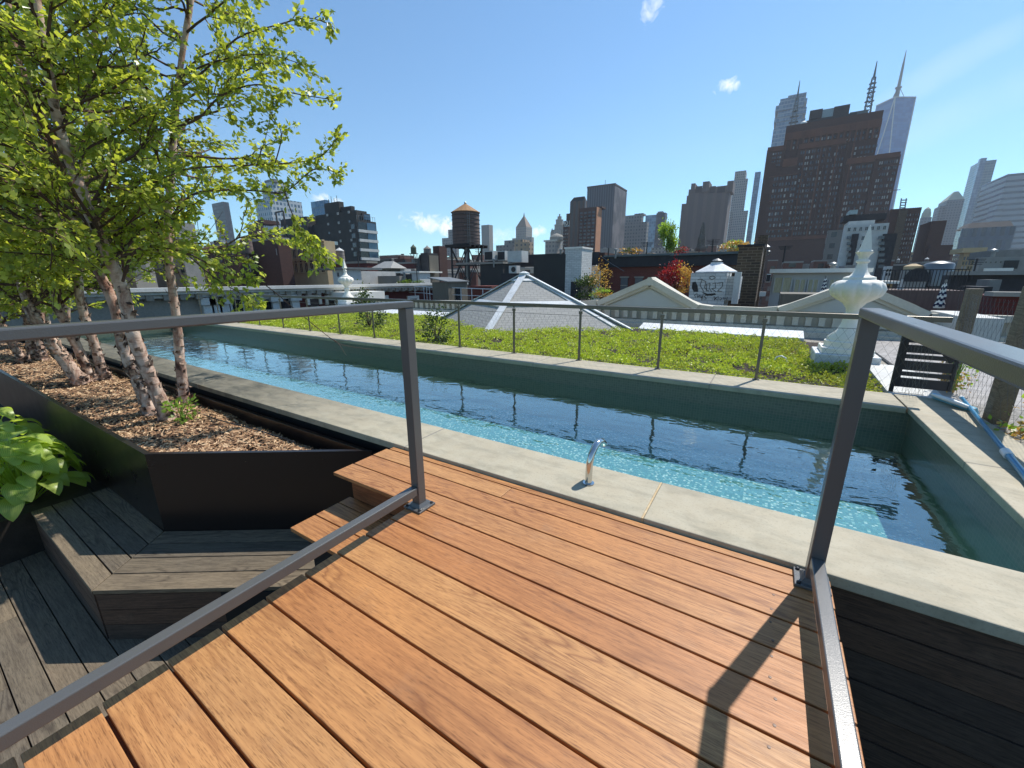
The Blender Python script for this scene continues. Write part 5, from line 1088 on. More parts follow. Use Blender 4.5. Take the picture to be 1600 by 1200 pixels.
bpy.context.view_layer.update(); _me = bpy.data.meshes.new_from_object(tx.evaluated_get(bpy.context.evaluated_depsgraph_get())); _o = bpy.data.objects.new('sign_numerals', _me); C.objects.link(_o); _o.parent = B.root; _o.location = tx.location; _o.rotation_euler = tx.rotation_euler; bpy.data.objects.remove(tx); _o.name = 'sign_numerals'
B = Bld('striped_tower', 'dark brown striped tower with a black mansard top', 891, 914, 917, 313, 285, 'w_brownstripe', depth=20); b = MB(); b.hexa([(0, 0, B.H), (B.W, 0, B.H), (B.W, B.D, B.H), (0, B.D, B.H)], [(2, 2, B.z(306)), (B.W-1, 2, B.z(306)), (B.W-1, B.D-2, B.z(306)), (2, B.D-2, B.z(306))]); B.part('roof', b, 'tar')
B = Bld('brick_tower', 'brown brick loft tower with a sunlit orange side', 905, 932, 940, 323, 260, 'brickbuff' if False else 'brickbrown'); B.pbox('bulkhead', 936-9, 936, 322-1.5, 323, 'brickbrown', 5, 12)
B.wins('F', 4, 15, 328, 412, .62, .5, [('glassdark', 4), ('glassmid', 4), ('glassblind', 1)], .03, .97); B.wins('R', 2, 15, 328, 412, .35, .5, [('glassdark', 1)], .05, .95)
b = MB(); b.box(B.W+.01, B.W+.3, .2, B.D, 2, B.H); B.part('side_wall', b, nmat('sunlit_brick_side', lin(196, 140, 104), lin(180, 126, 92), .3, .9)); B.done()  # sunlight on this brown brick side is put into its orange colour
B = Bld('ribbed_tower', 'big dark ribbed office slab behind the brown brick tower', 918, 960, 979.5, 288, 430, 'w_stripe'); b = MB(); b.box(B.W+.01, B.W+.6, 0, B.D, 0, B.H-1); B.part('side_wall', b, nmat('mottled_side', lin(112, 108, 108), lin(70, 70, 76), .09, .7, stretch=(1, 1, .7), lo=.42, hi=.56)); b = MB(); b.box(-.3, B.W+.8, -.3, B.D, B.H-.5, B.H+1); B.part('roof_edge', b, 'tar')
seg(B.root, 'aerial', [((B.W*.6, 5, B.H), (B.W*.6, 5, B.H+6)), ((B.W*.95, 8, B.H), (B.W*.95, 8, B.H+3))], .2, 'iron')
B = Bld('setback_building', 'grey stepped stone building right of the ribbed slab', 974, 1003, 1006, 335, 520, 'w_greystep', depth=26); B.pbox('lower_tier', 976, 1012, 349, 400, 'w_greystep', -8, -.01); B.pbox('roof_house', 990, 1004, 333, 336, 'w_greystep', 3, 15)
B = Bld('blue_building', 'pale blue glass slab behind the stepped stone building', 1009, 1029, 1031, 335, 640, 'w_blue', depth=20)
B = Bld('blue_building', 'darker blue grey slab left of the small roof tree', 1026, 1040, 1043, 332, 600, 'w_nyt', depth=20); B.pbox('plant_room', 1027, 1035, 330, 332.5, 'greymetal', 2, 10)
B = Bld('windowless_tower', 'huge windowless granite tower with vertical piers', 1077, 1141, 1146, 289, 520, 'w_pier', depth=30)
for a, c, y in ((1080, 1086, 287), (1098, 1108, 284), (1136, 1145.5, 283)): B.pbox('pier_top', a, c, y, 300, 'w_pier', -1.5, 20)
for a, c in ((1087, 1097), (1109, 1118), (1121, 1133)): B.pbox('vent_opening', a, c, 291, 301, 'tar', -.4, -.01)
B.pbox('left_wing', 1060, 1077, 318, 420, 'w_pier', 2, 24); B.pbox('left_step', 1072, 1077.2, 305, 318, 'w_pier', 3, 20)
B = Bld('slim_tower', 'slim pale limestone tower right of the windowless tower', 1149, 1166, 1168, 266, 760, 'w_slim', depth=16); B.pbox('lower_shaft', 1140, 1163, 331, 420, 'w_slim', -6, -.01); B.pbox('mid_shaft', 1146, 1165.5, 281, 331, 'w_slim', -3, -.01)
B = Bld('blue_building', 'narrow light blue glass tower left of the brown stepped tower', 1180, 1189, 1193, 268, 800, 'w_blue', depth=20)

# --- the brown stepped tower and its neighbours -------------------------
bt = Bld('stepped_tower', 'massive dark brown brick tower stepping up to black roof louvres and masts', 1228, 1229, 1376, 197, 330, 'brickbrown', depth=46); B = bt
zq = lambda y, x: B.z(y, x)
def tier(xl, xr, yt, y0, y1, nm='setback_wing'):
    b = MB(); xm = (xl+xr)/2; b.box(B.x(xl, yt), B.x(xr, yt), y0, y1, 0, B.z(yt, xm)); return B.part(nm, b, 'brickbrown')
tier(1199, 1226, 234, -1.5, 34); tier(1366, 1404, 247, -5, 40); tier(1180, 1400, 372, -9, -6, 'base_wing'); tier(1224, 1246, 253, -4, -.01); tier(1248, 1322, 227, -3, -.01); tier(1322, 1376, 252, -3, -.01); tier(1205, 1248, 270, -5, -3.01); tier(1368, 1394, 243, 4, 24)
tier(1200, 1222, 227, 4, 20, 'stair_tower')
M['rust'] = nmat('rusty_terracotta', lin(112, 70, 52), lin(84, 54, 44), .12, .9, stretch=(1, 1, .25))
for a, c, yt, yb, y0 in ((1229, 1376, 198, 209, -.6), (1249, 1321, 224, 231, -3.5), (1323, 1375, 248, 256, -3.5), (1200, 1225, 231, 237, -2), (1367, 1403, 244, 250, -5.6), (1181, 1399, 370, 374, -9.6), (1224, 1246, 251, 262, -4.5)):
    b = MB(); xm = (a+c)/2; b.box(B.x(a, yt), B.x(c, yt), y0, y0+.55, B.z(yb, xm), B.z(yt, xm)+.4); B.part('terracotta_band', b, 'rust')
for k in range(10):
    xx = B.x(1248+k*7.9, 300); b = MB(); b.box(xx-.35, xx+.35, -3.55, -3.001, B.z(395, 1285), B.z(232, 1285)); B.part('brick_pier', b, 'rust' if k % 3 == 0 else 'brickbrown')
for k in range(17):
    xx = B.x(1231+k*8.9, 205); b = MB(); b.box(xx-.4, xx+.4, -.95, -.61, B.z(226, 1300), B.z(199, 1300)); B.part('parapet_pier', b, 'rust')
for yy in (262, 300, 345):
    b = MB(); b.box(B.x(1370, yy), B.x(1403, yy), -5.5, -5.001, B.z(yy+.8, 1386), B.z(yy, 1386)); b.box(B.x(1204, yy), B.x(1247, yy), -5.5, -5.001, B.z(yy+14.8, 1226), B.z(yy+14, 1226)); B.part('ledge', b, 'rust')
for (xl, xr, yt, yb, c, r, yf) in ((1250, 1320, 232, 400, 8, 20, -3), (1326, 1362, 258, 400, 4, 16, -3), (1206, 1222, 238, 262, 2, 4, -1.5), (1208, 1246, 276, 400, 4, 14, -5), (1370, 1400, 252, 400, 4, 17, -5), (1236, 1372, 210, 226, 14, 2, 0), (1330, 1372, 226, 250, 4, 3, 0)):
    xm = (xl+xr)/2; ym = yt+5; x0, x1 = B.x(xl, ym), B.x(xr, ym); zt, zb_ = B.z(yt, xm), B.z(yb, xm); st = (x1-x0)/c; hh = (zt-zb_)/r
    for i in range(c):
        for j in range(r):
            for k in (-.21, .21):
                if random.random() < .12: continue
                mt = random.choices(['glassdark', 'glassmid', 'glassblind'], [2, 4, 1.8])[0]; u = x0+st*(i+.5+k); z = zt-hh*(j+.5); w, h = st*.25, hh*.5
                if B.n < 98:
                    key = (round(w, 2), round(h, 2), mt)
                    if key not in B.ws:
                        q = MB(); q.box(-w/2, w/2, -.15, .1, -h/2, h/2); me = bpy.data.meshes.new('window'); me.from_pydata(q.v, [], q.f); me.materials.append(M[mt]); B.ws[key] = me
                    o = bpy.data.objects.new('window', B.ws[key]); C.objects.link(o); o.parent = B.root; o.location = (u, yf, z); B.n += 1
                else: B.em = ['glassdark', 'glassmid', 'glassblind']; B.extra.box(u-w/2, u+w/2, yf-.15, yf+.1, z-h/2, z+h/2, B.em.index(mt))
B.done()
for i, (a, c, yt, yb, mt, y0) in enumerate(((1268, 1288, 164, 178, 'tar', 8), (1307, 1332, 157, 172, 'tar', 8), (1288.5, 1306.5, 162, 175, 'leadglass', 8.5), (1333, 1362, 164, 180, 'copper', 10))):
    b = MB(); xm = (a+c)/2; b.box(B.x(a, yt), B.x(c, yt), y0, y0+4, B.z(yb, xm), B.z(yt, xm)); B.part(('roof_louvre', 'roof_louvre', 'open_frame', 'plant_room')[i], b, mt)
b = MB(); b.box(B.x(1248, 187), B.x(1366, 187), 4, 30, B.H-4, B.z(182, 1300)); B.part('roof_tier', b, 'greymetal')
b = MB(); b.box(B.x(1262, 180), B.x(1340, 180), 6, 24, B.z(182, 1300), B.z(177, 1300)); B.part('roof_tier', b, 'tar')
b = MB(); b.lathe([(2.0, 0), (1.6, 1.2), (.2, 2)], 10, (B.x(1256, 191), 2, B.z(193, 1256))); B.part('white_dome', b, 'white')
def mast(B, xb, yb, ym, yt, r, y0, nm='lattice_mast', discs=6, mat='iron'):
    x = B.x(xb, yb); z0, zm, z1 = B.z(yb, xb), B.z(ym, xb), B.z(yt, xb); b = MB(); n = 9
    for a in range(4):
        c, s_ = r*math.cos(PI/4+a*PI/2), r*math.sin(PI/4+a*PI/2); b.tube([(x+c, y0+s_, z0), (x+c*.5, y0+s_*.5, zm)], r*.17, 4)
    for k in range(n):
        f0, f1 = k/n, (k+1)/n; w0, w1 = r*(1-.5*f0)*.7, r*(1-.5*f1)*.7; za, zb_ = z0+(zm-z0)*f0, z0+(zm-z0)*f1
        b.tube([(x-w0, y0-w0, za), (x+w1, y0-w1, zb_)], r*.1, 4); b.tube([(x+w0, y0-w0, za), (x-w1, y0-w1, zb_)], r*.1, 4)
    b.tube([(x, y0, zm), (x, y0, z1)], [r*.3, r*.08], 6)
    for k in range(discs):
        f = .2+.75*k/discs; z = z0+(zm-z0)*f; w = r*(1.25-.5*f)*random.uniform(.7, 1.1); b.box(x-w, x+w, y0-w*.5, y0+w*.5, z, z+r*.16)
    return B.part(nm, b, mat)
mast(B, 1239, 196, 150, 122, 2.0, 6, discs=4, mat='greymetal'); mast(B, 1361, 166, 110, 84, 2.1, 12, discs=6, mat='greymetal')
B = Bld('jenga_tower', 'pale glass tower of shifted stacked boxes behind the brown tower', 1216, 1219, 1254, 190, 720, 'w_jenga', depth=34)
random.seed(21)
for k, (a, c, yt, yb) in enumerate(((1209, 1254, 200, 232), (1213, 1258, 189, 200), (1211, 1254, 181, 189), (1216, 1260, 172, 181), (1213, 1256, 163, 172), (1218, 1261, 158, 163), (1220, 1258, 152, 158), (1232, 1260, 148, 152))):
    xm = (a+c)/2; b = MB(); b.box(B.x(a, yt), B.x(c, yt), -3+random.uniform(-2, 2), 30, B.z(yb, xm), B.z(yt, xm)); B.part('stacked_floors', b, 'w_jenga')
B.done()
# tapering glass tower with spire
P = at_d(1398, 165, 1150); wt_ = thing('spire_tower', 'tapering blue glass skyscraper with a tall spire', 'skyscraper', (P.x, P.y, ZB)); hT = at_d(1393, 160, 1150).z-ZB; px = (at_d(1398.5, 200, 1150)-at_d(1397.5, 200, 1150)).length
wB = 34*px; wTp = 23*px; an = math.radians(-12)
R_ = lambda x, y: (x*math.cos(an)-y*math.sin(an), x*math.sin(an)+y*math.cos(an)); bt4 = [R_(*q) for q in ((-wB, -wB), (wB, -wB), (wB, wB), (-wB, wB))]; tp4 = [R_(*q) for q in ((0, -wTp*1.25), (wTp*1.25, 0), (0, wTp*1.25), (-wTp*1.25, 0))]
b = MB(); vs = [(x, y, 0) for x, y in bt4]+[(x, y, hT) for x, y in tp4]; b.add(vs, [(0, 1, 4), (1, 5, 4), (1, 2, 5), (2, 6, 5), (2, 3, 6), (3, 7, 6), (3, 0, 7), (0, 4, 7), (4, 5, 6, 7)]); b.build('glass_shaft', 'w_wtc', wt_)
b = MB()
for i_, j_ in ((0, 4), (1, 4), (1, 5), (4, 5), (7, 4)): b.tube([vs[i_], vs[j_]], 1.1, 4)
b.build('edge_trim', 'whitegrey', wt_)
zt_ = at_d(1396, 158, 1150).z-ZB; b = MB(); b.lathe([(wTp*.72, hT), (wTp*.72, zt_)], 20); b.build('crown_ring', 'greymetal', wt_)
z1 = at_d(1414, 79, 1150).z-ZB; b = MB(); b.lathe([(4.2, hT), (3.2, hT+(z1-hT)*.25), (5, hT+(z1-hT)*.26), (5, hT+(z1-hT)*.29), (2.6, hT+(z1-hT)*.30), (1.8, hT+(z1-hT)*.7), (.4, z1)], 8); b.build('spire', 'greymetal', wt_)
b = MB()
for a in range(3): c, s_ = math.cos(a*2.1), math.sin(a*2.1); b.tube([(wTp*.6*c, wTp*.6*s_, zt_), (2*c, 2*s_, hT+(z1-hT)*.27)], .5, 4)
b.build('spire_stay', 'greymetal', wt_)
# white tiled building in front
random.seed(4)
B = Bld('white_building', 'white tiled building with dark brick wings in front of the brown tower', 1319, 1321, 1389, 352, 120, 'whitegrey', depth=12)
for a, c in ((1321, 1331), (1368, 1389.5)): B.pbox('dark_wing', a, c, 366, 470, 'tar', -.6, -.01)
B.pbox('upper_storey', 1327, 1368, 344, 352, 'whitegrey', 1, 8); B.wins('F', 7, 1, 354, 364, .45, .55, [('glassdark', 1)], .04, .98, frame=('whitegrey', .1)); B.wins('F', 3, 6, 367, 440, .5, .45, [('glassdark', 1), ('glassmid', 1)], .26, .7)
for j in range(6):
    for a, c in ((1322.5, 1329), (1371, 1381)): B.pbox('window', a, c, 369+j*9, 374+j*9, 'glassmid', -.7, -.601)
B.pbox('roof_house', 1322, 1392, 331, 341, 'tar', 4, 9); B.pbox('glass_house', 1331, 1344, 325, 332, 'leadglass', 3, 8); B.done()
B = Bld('grey_building', 'dim grey stone building left of the white tiled building', 1293, 1294, 1322, 360, 170, 'w_fill1', depth=20)
B = Bld('brick_building', 'brown art deco brick block with ranked windows right of the brown tower', 1388, 1392, 1440, 327, 240, 'brickbrown', depth=22); B.pbox('right_tier', 1440, 1463, 346, 470, 'brickbrown', -.5, 15); B.pbox('lower_tier', 1440, 1474, 384, 470, 'brickbrown', -3, -.51); B.pbox('stripe_bay', 1388.5, 1401, 330, 470, 'brickdark', -1.2, -.01); B.pbox('pale_top', 1404, 1420, 326.5, 332, 'brickbrown', -1, 4)
B.wins('F', 8, 12, 334, 420, .35, .45, GLB, .3, .98); B.done()
for k in range(4):
    for j in range(5):
        pass
seg(B.root, 'ladder_mast', [((B.x(1409, 325), 3, B.z(327, 1409)), (B.x(1411, 310), 3, B.z(308, 1411))), ((B.x(1417, 325), 3, B.z(327, 1417)), (B.x(1419, 310), 3, B.z(308, 1419)))]+[((B.x(1409.5, 320), 3, B.z(323-4*k, 1410)), (B.x(1418.5, 320), 3, B.z(323-4*k, 1418))) for k in range(4)], .22, 'galv')
B = Bld('domed_building', 'pale building with a small green dome behind the brown art deco block', 1438, 1440, 1456, 340, 900, 'w_wfc', depth=30); b = MB(); b.lathe([(B.W*.48, 0), (B.W*.45, 6), (B.W*.3, 12), (.5, 15)], 18, (B.W*.5, B.W*.5, B.H)); B.part('dome', b, 'greenroof')
B = Bld('office_tower', 'granite grid tower with a stepped copper pyramid roof', 1468, 1480, 1507, 313, 1000, 'w_wfc'); b = MB(); b.hexa([(0, 0, B.H), (B.W, 0, B.H), (B.W, B.D, B.H), (0, B.D, B.H)], [(B.W*.38, B.W*.35, B.z(298, 1497)), (B.W*.62, B.W*.35, B.z(298, 1497)), (B.W*.62, B.W*.6, B.z(298, 1497)), (B.W*.38, B.W*.6, B.z(298, 1497))]); B.part('roof', b, 'greenroof'); B.pbox('lower_tier', 1456, 1482, 322, 430, 'w_wfc', 3, 30)
B = Bld('glass_tower', 'tall pale glass tower rising at the right with a notched top', 1519, 1532, 1557, 252, 1050, 'w_goldman'); b = MB(); b.box(-1, 6, -2.5, 6, 0, B.H+4); B.part('corner_fin', b, 'w_blue')
B = Bld('banded_tower', 'broad tower with horizontal white bands at the right edge', 1539, 1575, 1640, 272, 880, 'w_bands'); b = MB(); b.box(-3, B.W*.1, -3, 20, 0, B.z(318, 1580)); B.part('corner_bay', b, 'w_bands')
B = Bld('arcade_building', 'blue grey building with tall arched windows below the glass tower', 1502, 1504, 1588, 357, 420, 'w_arch', depth=24); b = MB(); b.hexa([(2, 1, B.H), (B.W-1, 1, B.H), (B.W-1, 22, B.H), (2, 22, B.H)], [(5, 5, B.z(345, 1560)), (B.W-2, 5, B.z(345, 1560)), (B.W-2, 18, B.z(345, 1560)), (5, 18, B.z(345, 1560))]); B.part('mansard_roof', b, 'tar')
B = Bld('curved_building', 'buff round cornered loft building at the lower right', 1505, 1507, 1536, 395, 110, 'brickbuff', depth=12); b = MB(); b.box(-.4, B.W+.3, -.4, 6, B.H, B.H+.8); B.part('cornice', b, 'buffstone'); B.wins('F', 6, 4, 400, 430, .5, .7, GL); B.done()
B = Bld('concrete_building', 'grey concrete roof block at the far right', 1532, 1534, 1640, 402, 80, 'concrete', depth=14); B.pbox('roof_house', 1565, 1640, 388, 402, 'greymetal', 3, 10); B.pbox('louvre_panel', 1568, 1590, 407, 420, 'charcoal', -.2, -.01); B.wins('F', 4, 1, 408, 412, .2, .5, [('glassdark', 1)], .05, .35); B.pbox('white_panel', 1535, 1580, 419, 427, 'white', -.5, -.21); B.done()

# --- rooftops just behind the cornice (right half) -----------------------
B = Bld('brick_building', 'long red brick building with a black felt parapet behind the pediments', 938, 1172, 1174, 397, 36, 'brick', depth=12)
b = MB(); b.box(.6, B.W, -.35, -.01, B.z(416, 1050), B.z(399, 1050)); B.part('felt_band', b, 'tar'); b = MB(); b.box(.5, B.W*.52, -.5, .4, B.z(399, 1050), B.z(396, 1050)); b.box(B.W*.52, B.W, -.55, .4, B.z(400, 1050), B.z(396.6, 1050)); B.part('flashing', b, 'copper')
for xa, xb_ in ((970, 981), (992, 1004), (1040, 1052)):
    b = MB(); b.box(B.x(xa, 445), B.x(xb_, 445), -.08, .02, B.z(458, xa), B.z(434, xa)); o = B.part('window', b, 'glassmid'); b = MB(); b.box(B.x(xa-1.5, 445), B.x(xb_+1.5, 445), -.14, -.001, B.z(434, xa), B.z(432, xa)); b.box(B.x(xa, 445), B.x(xb_, 445), -.11, -.081, B.z(446.5, xa), B.z(445.3, xa)); b.build('window_frame', 'stonegrey', o)
b = MB(); b.box(.0, .55, -.4, 3, B.z(470, 940), B.z(395, 940)); B.part('end_pier', b, 'brickbrown'); seg(B.root, 'vent_pipe', [((.9, -.45, B.z(430, 945)), (.9, -.45, B.z(388, 945)))], .06, 'iron'); seg(B.root, 'cable', [((.2, -.5, B.z(400, 940)), (1.2, -.5, B.z(412, 950))), ((1.2, -.5, B.z(412, 950)), (2.4, -.5, B.z(424, 962)))], .03, 'galv')
bx = B; d0 = 37.5
leafy('roof_tree', 'small round green tree on the red brick building roof', 'tree', at_d(1041, 394, 37), .75, 1.9, 2600, .16, ['greenleaf', 'sprout'], z0=.3, stems=4, group='roof garden plants')
leafy('roof_shrub', 'yellow green bush on the roof beside the dark brick chimney', 'shrub', at_d(1146, 394, 38), .95, .75, 1100, .16, ['sprout', 'yellowleaf'], group='roof garden plants')
leafy('roof_shrub', 'low dull red bush on the roof between the tree and the closed umbrella', 'shrub', at_d(1060, 396, 38), .9, .45, 500, .13, ['redleaf', 'shrub'], group='roof garden plants')
leafy('roof_shrub', 'pinkish low bush left of the small round roof tree', 'shrub', at_d(985, 396, 39), .9, .4, 450, .13, ['yellowleaf', 'shrub'], group='roof garden plants')
def umbrella(label, xb, yb, yt, wpx, d, mats, stripes=False):
    P = at_d(xb, yb, d); px = (at_d(xb+.5, yb, d)-at_d(xb-.5, yb, d)).length; h = at_d(xb, yt, d).z-P.z; r = wpx*px/2; t = thing('patio_umbrella', label, 'umbrella', P, 'closed patio umbrellas')
    b = MB(); b.tube([(0, 0, 0), (0, 0, h)], .03, 8); b.build('pole', 'galv', t); b = MB(); n = 16; N = 20
    prof = [(r*(.95-.75*(i/N)**1.3)*(1+.12*math.sin(i*.9)), h*.06+h*.92*i/N) for i in range(N+1)]; b.lathe(prof, n, mod=lambda i, a: 1+.22*math.cos(a*4+i*.12))
    if stripes: b.m = [0]*len(b.f); 
    if stripes:
        for i in range(N):
            for k in range(n): b.m[i*n+k] = 1 if ((i+(1 if k % 4 in (0, 3) else 0)) % 4) < 2 else 0
    b.build('canopy', mats, t, smooth=not stripes); return t
umbrella('closed grey patio umbrella on the red brick building roof', 1094, 395, 347, 14, 38, M.setdefault('greycloth', nmat('grey_cloth', lin(128, 120, 110), lin(96, 90, 84), 8, .9)))
M['navy'] = nmat('navy_cloth', lin(34, 38, 70), lin(26, 30, 58), 6, .9)
umbrella('closed navy and white striped umbrella by the penthouse windows', 1285, 462, 431, 9, 21, ['navy', 'white'], True)
umbrella('closed navy and white striped umbrella in front of the dark board fence', 1466, 484, 437, 16, 17, ['navy', 'white'], True)
# maples in the gap
leafy('maple_tree', 'red leaved maple with an orange side between the pediments', 'tree', at_d(1053, 458, 24), .75, 1.42, 2600, .11, ['redleaf', 'redleaf', 'redleaf', 'yellowleaf'], z0=.15)
leafy('maple_tree', 'orange yellow maple in front of the red brick wall end', 'tree', at_d(1072, 455, 23), .34, 1.1, 600, .10, ['yellowleaf'], z0=.15)
leafy('maple_tree', 'pale yellow young maple beside the white chimney', 'tree', at_d(937, 460, 27), .62, 1.6, 520, .11, ['yellowleaf'], z0=.35, stems=4)
leafy('garden_shrub', 'dark evergreen shrub under the pale yellow maple', 'shrub', at_d(921, 466, 28), 1.2, 1.3, 1600, .12, 'shrub')
leafy('garden_shrub', 'yellow flowering low bush beside the left pediment', 'shrub', at_d(943, 466, 25), .6, .45, 700, .09, ['yellowleaf', 'sprout'])
B = Bld('glass_house', 'small blue glass lean-to behind the pale yellow maple', 910, 925, 927, 423, 33, 'leadglass', depth=3, cat='greenhouse')
# white hut with graffiti
B = Bld('graffiti_hut', 'white painted roof hut covered in dark graffiti scrawl', 1080, 1137, 1139, 426, 19, 'brickwhite', depth=2.2, cat='hut')
b = MB(); b.box(B.W, B.x(1156, 430), .2, 2, B.z(470, 1146), B.z(432, 1146)); B.part('side_wing', b, 'brickwhite'); b = MB(); b.box(B.x(1148, 430), B.x(1158, 430), .0, .35, B.z(475, 1150), B.z(425, 1150)); B.part('white_pier', b, 'whitegrey')
b = MB(); xc_ = B.x(1114, 426); b.lathe([(.82, 0), (.82, .04), (.24, .36), (.24, .42)], 8, (xc_, 1, B.H+.02)); B.part('cone_skylight', b, 'whitecoat'); b = MB(); b.lathe([(.17, .42), (.17, .5), (.22, .51), (.04, .6)], 10, (xc_, 1, B.H)); B.part('roof_vent', b, 'greymetal')
gr = MB()
def stroke(pts, w=.018):
    P = [(B.x(x, y), -.012, B.z(y, x)) for x, y in pts]
    for a, c in zip(P[:-1], P[1:]): gr.bar(a, c, .02, w, 0, (0, 1, 0)) if False else gr.bar(a, c, .012, w, 0, (0, 0, 1))
def blob(pts): gr.add([(B.x(x, y), -.01, B.z(y, x)) for x, y in pts], [tuple(range(len(pts)))])
blob([(1082, 441), (1087, 440), (1090, 446), (1091, 456), (1084, 456), (1081, 450)]); blob([(1096, 456), (1106, 459), (1117, 458), (1119, 460), (1112, 462), (1104, 462)])
for s in ([(1090, 437), (1097, 436), (1094, 446), (1100, 456)], [(1097, 437), (1103, 440), (1101, 450), (1107, 455)], [(1104, 443), (1104, 455)], [(1104, 444), (1110, 443), (1108, 450), (1112, 456)], [(1112, 444), (1118, 442), (1118, 450), (1112, 451), (1119, 456)], [(1120, 443), (1129, 441), (1129, 447), (1121, 455), (1128, 455)], [(1108, 433), (1114, 431), (1118, 434), (1112, 437), (1108, 434)],
          [(1088, 459), (1085, 461), (1087, 465)], [(1089, 458), (1090, 465), (1093, 461), (1094, 465)], [(1095, 461), (1096, 466), (1099, 460), (1096, 469)], [(1104, 461), (1100, 463), (1104, 466), (1101, 468)], [(1116, 463), (1116, 469), (1120, 464), (1117, 466), (1121, 469)], [(1122, 463), (1122, 469)], [(1125, 465), (1128, 466), (1126, 469), (1124, 467)], [(1130, 464), (1131, 468), (1133, 465), (1135, 468), (1137, 464)]): stroke(s)
B.part('graffiti', gr, 'iron')
B = Bld('brick_chimney', 'tall dark mottled brick chimney stack right of the white hut', 1155, 1193, 1195, 384, 22, 'brickdark', depth=1.6, cat='chimney'); b = MB(); b.box(-.06, B.W+.06, -.06, B.D+.06, B.H, B.H+.08); B.part('cap', b, 'tar'); b = MB(); b.box(-.45, -.001, .1, 1.2, 0, B.z(415, 1155)); B.part('lower_stack', b, 'brickdark')
hvac('small wall air conditioner on a bracket right of the dark chimney', 1196, 1203, 428, 441, 21); hvac('white vent box low between the chimney and the penthouse', 1186, 1196, 456, 463, 19, grille=False)
B = Bld('brick_building', 'red brick roof with white coping behind the penthouse', 1192, 1194, 1278, 400, 40, 'brickdeep', depth=8); b = MB(); b.box(-.2, B.W*.28, -.2, .4, B.H-.5, B.H-.1); b.box(B.W*.28, B.W-.4, -.2, .4, B.H, B.H+.35); B.part('coping', b, 'white'); b = MB(); b.box(B.W-.6, B.W+.1, -.3, .5, B.H-5, B.H+1.6); B.part('end_chimney', b, 'brickdark'); b = MB(); b.lathe([(.35, 0), (.5, .3), (.1, .55)], 10, (B.W*.28, 1, B.H+.1)); b.lathe([(.3, .0), (.42, .25), (.1, .5)], 10, (B.W*.5, 1, B.H+.5)); B.part('roof_fan', b, 'galv'); b = MB(); b.bar((B.W*.52, .5, B.H+1.3), (B.W*.95, .5, B.H+1.3), .1); b.bar((B.W*.52, .5, B.H+.3), (B.W*.52, .5, B.H+1.3), .08); B.part('guard_rail', b, 'iron')
B = Bld('penthouse', 'pale penthouse with a white roof edge and yellowed curtains', 1206, 1208, 1352, 426, 24, 'tympanum', depth=5, cat='penthouse')
b = MB(); b.box(-.15, B.W+.2, -.35, 5, B.H-.02, B.H+.16); B.part('roof_edge', b, 'white')
for a, c, y0, y1, mt in ((1210, 1237, 434, 457, 'curtain'), (1242, 1259, 437, 459, 'curtain'), (1263, 1279, 437, 459, 'curtain'), (1296, 1312, 437, 459, 'curtain'), (1316, 1332, 437, 459, 'curtain')):
    b = MB(); b.box(B.x(a, 440), B.x(c, 440), -.05, .0, B.z(y1, a), B.z(y0, a)); o = B.part('window', b, mt); b = MB(); xm = (B.x(a, 440)+B.x(c, 440))/2
    for q in (B.x(a, 440), B.x(c, 440), xm): b.box(q-.025, q+.025, -.08, -.051, B.z(y1, a), B.z(y0, a))
    b.build('window_frame', 'whitegrey', o)
B = Bld('roof_fence', 'low brown slatted fence below the penthouse windows', 1218, 1220, 1300, 459, 17, 'taupe', depth=.15, cat='fence')
B = Bld('roof_bar', 'low cream roof hut with dark slats right of the large urn', 1352, 1354, 1396, 443, 23, 'buffstone', depth=3, cat='hut'); b = MB(); b.box(.1, B.W-.1, -.05, -.001, B.z(462, 1375), B.z(446, 1375)); B.part('slat_front', b, 'tar'); b = MB(); b.box(-.2, B.W+.2, -.3, 3, B.H, B.H+.1); B.part('roof_edge', b, 'white')
b = MB(); P = at_d(1403, 466, 19); ob = thing('white_obelisk', 'small pale pointed planter cone beside the cream roof hut', 'obelisk', P); b.lathe([(.16, 0), (.03, .62)], 4, rot=PI/4); b.build('cone', 'whitegrey', ob); b = MB(); b.box(-.2, .2, -.2, .2, -.15, .0); b.build('base', 'stonegrey', ob)
B = Bld('board_fence', 'dark vertical board fence behind the right pediment', 1372, 1374, 1508, 453, 18, 'tank', depth=.12, cat='fence')
b = MB(); L = B.W
for k in range(26): b.tube([(L*k/25, .06, B.H), (L*k/25, .06, B.H+.62)], .012, 4)
b.tube([(0, .06, B.H+.62), (L, .06, B.H+.62)], .018, 4); b.tube([(0, .06, B.H+.08), (L, .06, B.H+.08)], .014, 4); B.part('iron_railing', b, 'iron')
B = Bld('roof_house', 'grey roof house with a dark arch behind the board fence', 1413, 1415, 1452, 421, 70, 'concrete', depth=5, cat='roof house'); b = MB(); b.add([(B.W*.55+1.2*math.cos(a), -.05, B.z(440, 1432)+1.6*math.sin(a)) for a in np.linspace(0, PI, 13)], [tuple(range(13))]); B.part('arch_opening', b, 'tar'); b = MB(); b.lathe([(.9, 0), (.9, .4), (.2, .7)], 12, (B.W*.5, 2, B.H)); B.part('roof_vent', b, 'buffstone')
P = at_d(1461, 440, 72); ta = thing('steel_tank', 'round silver roof tank right of the arched roof house', 'tank', P); b = MB(); b.lathe([(1.35, -.5), (1.35, 2.0), (1.2, 2.15), (.3, 2.4)], 24); b.build('drum', 'galv', ta, smooth=True); b = MB(); b.lathe([(1.4, -.9), (1.4, -.501)], 24); b.build('stand', 'iron', ta)
B = Bld('roof_house', 'small white stair tower left of the arched roof house', 1384, 1386, 1395, 416, 75, 'whitegrey', depth=3, cat='roof house'); B.wins('F', 2, 2, 419, 432, .5, .6, [('glassdark', 1)]); B.done()
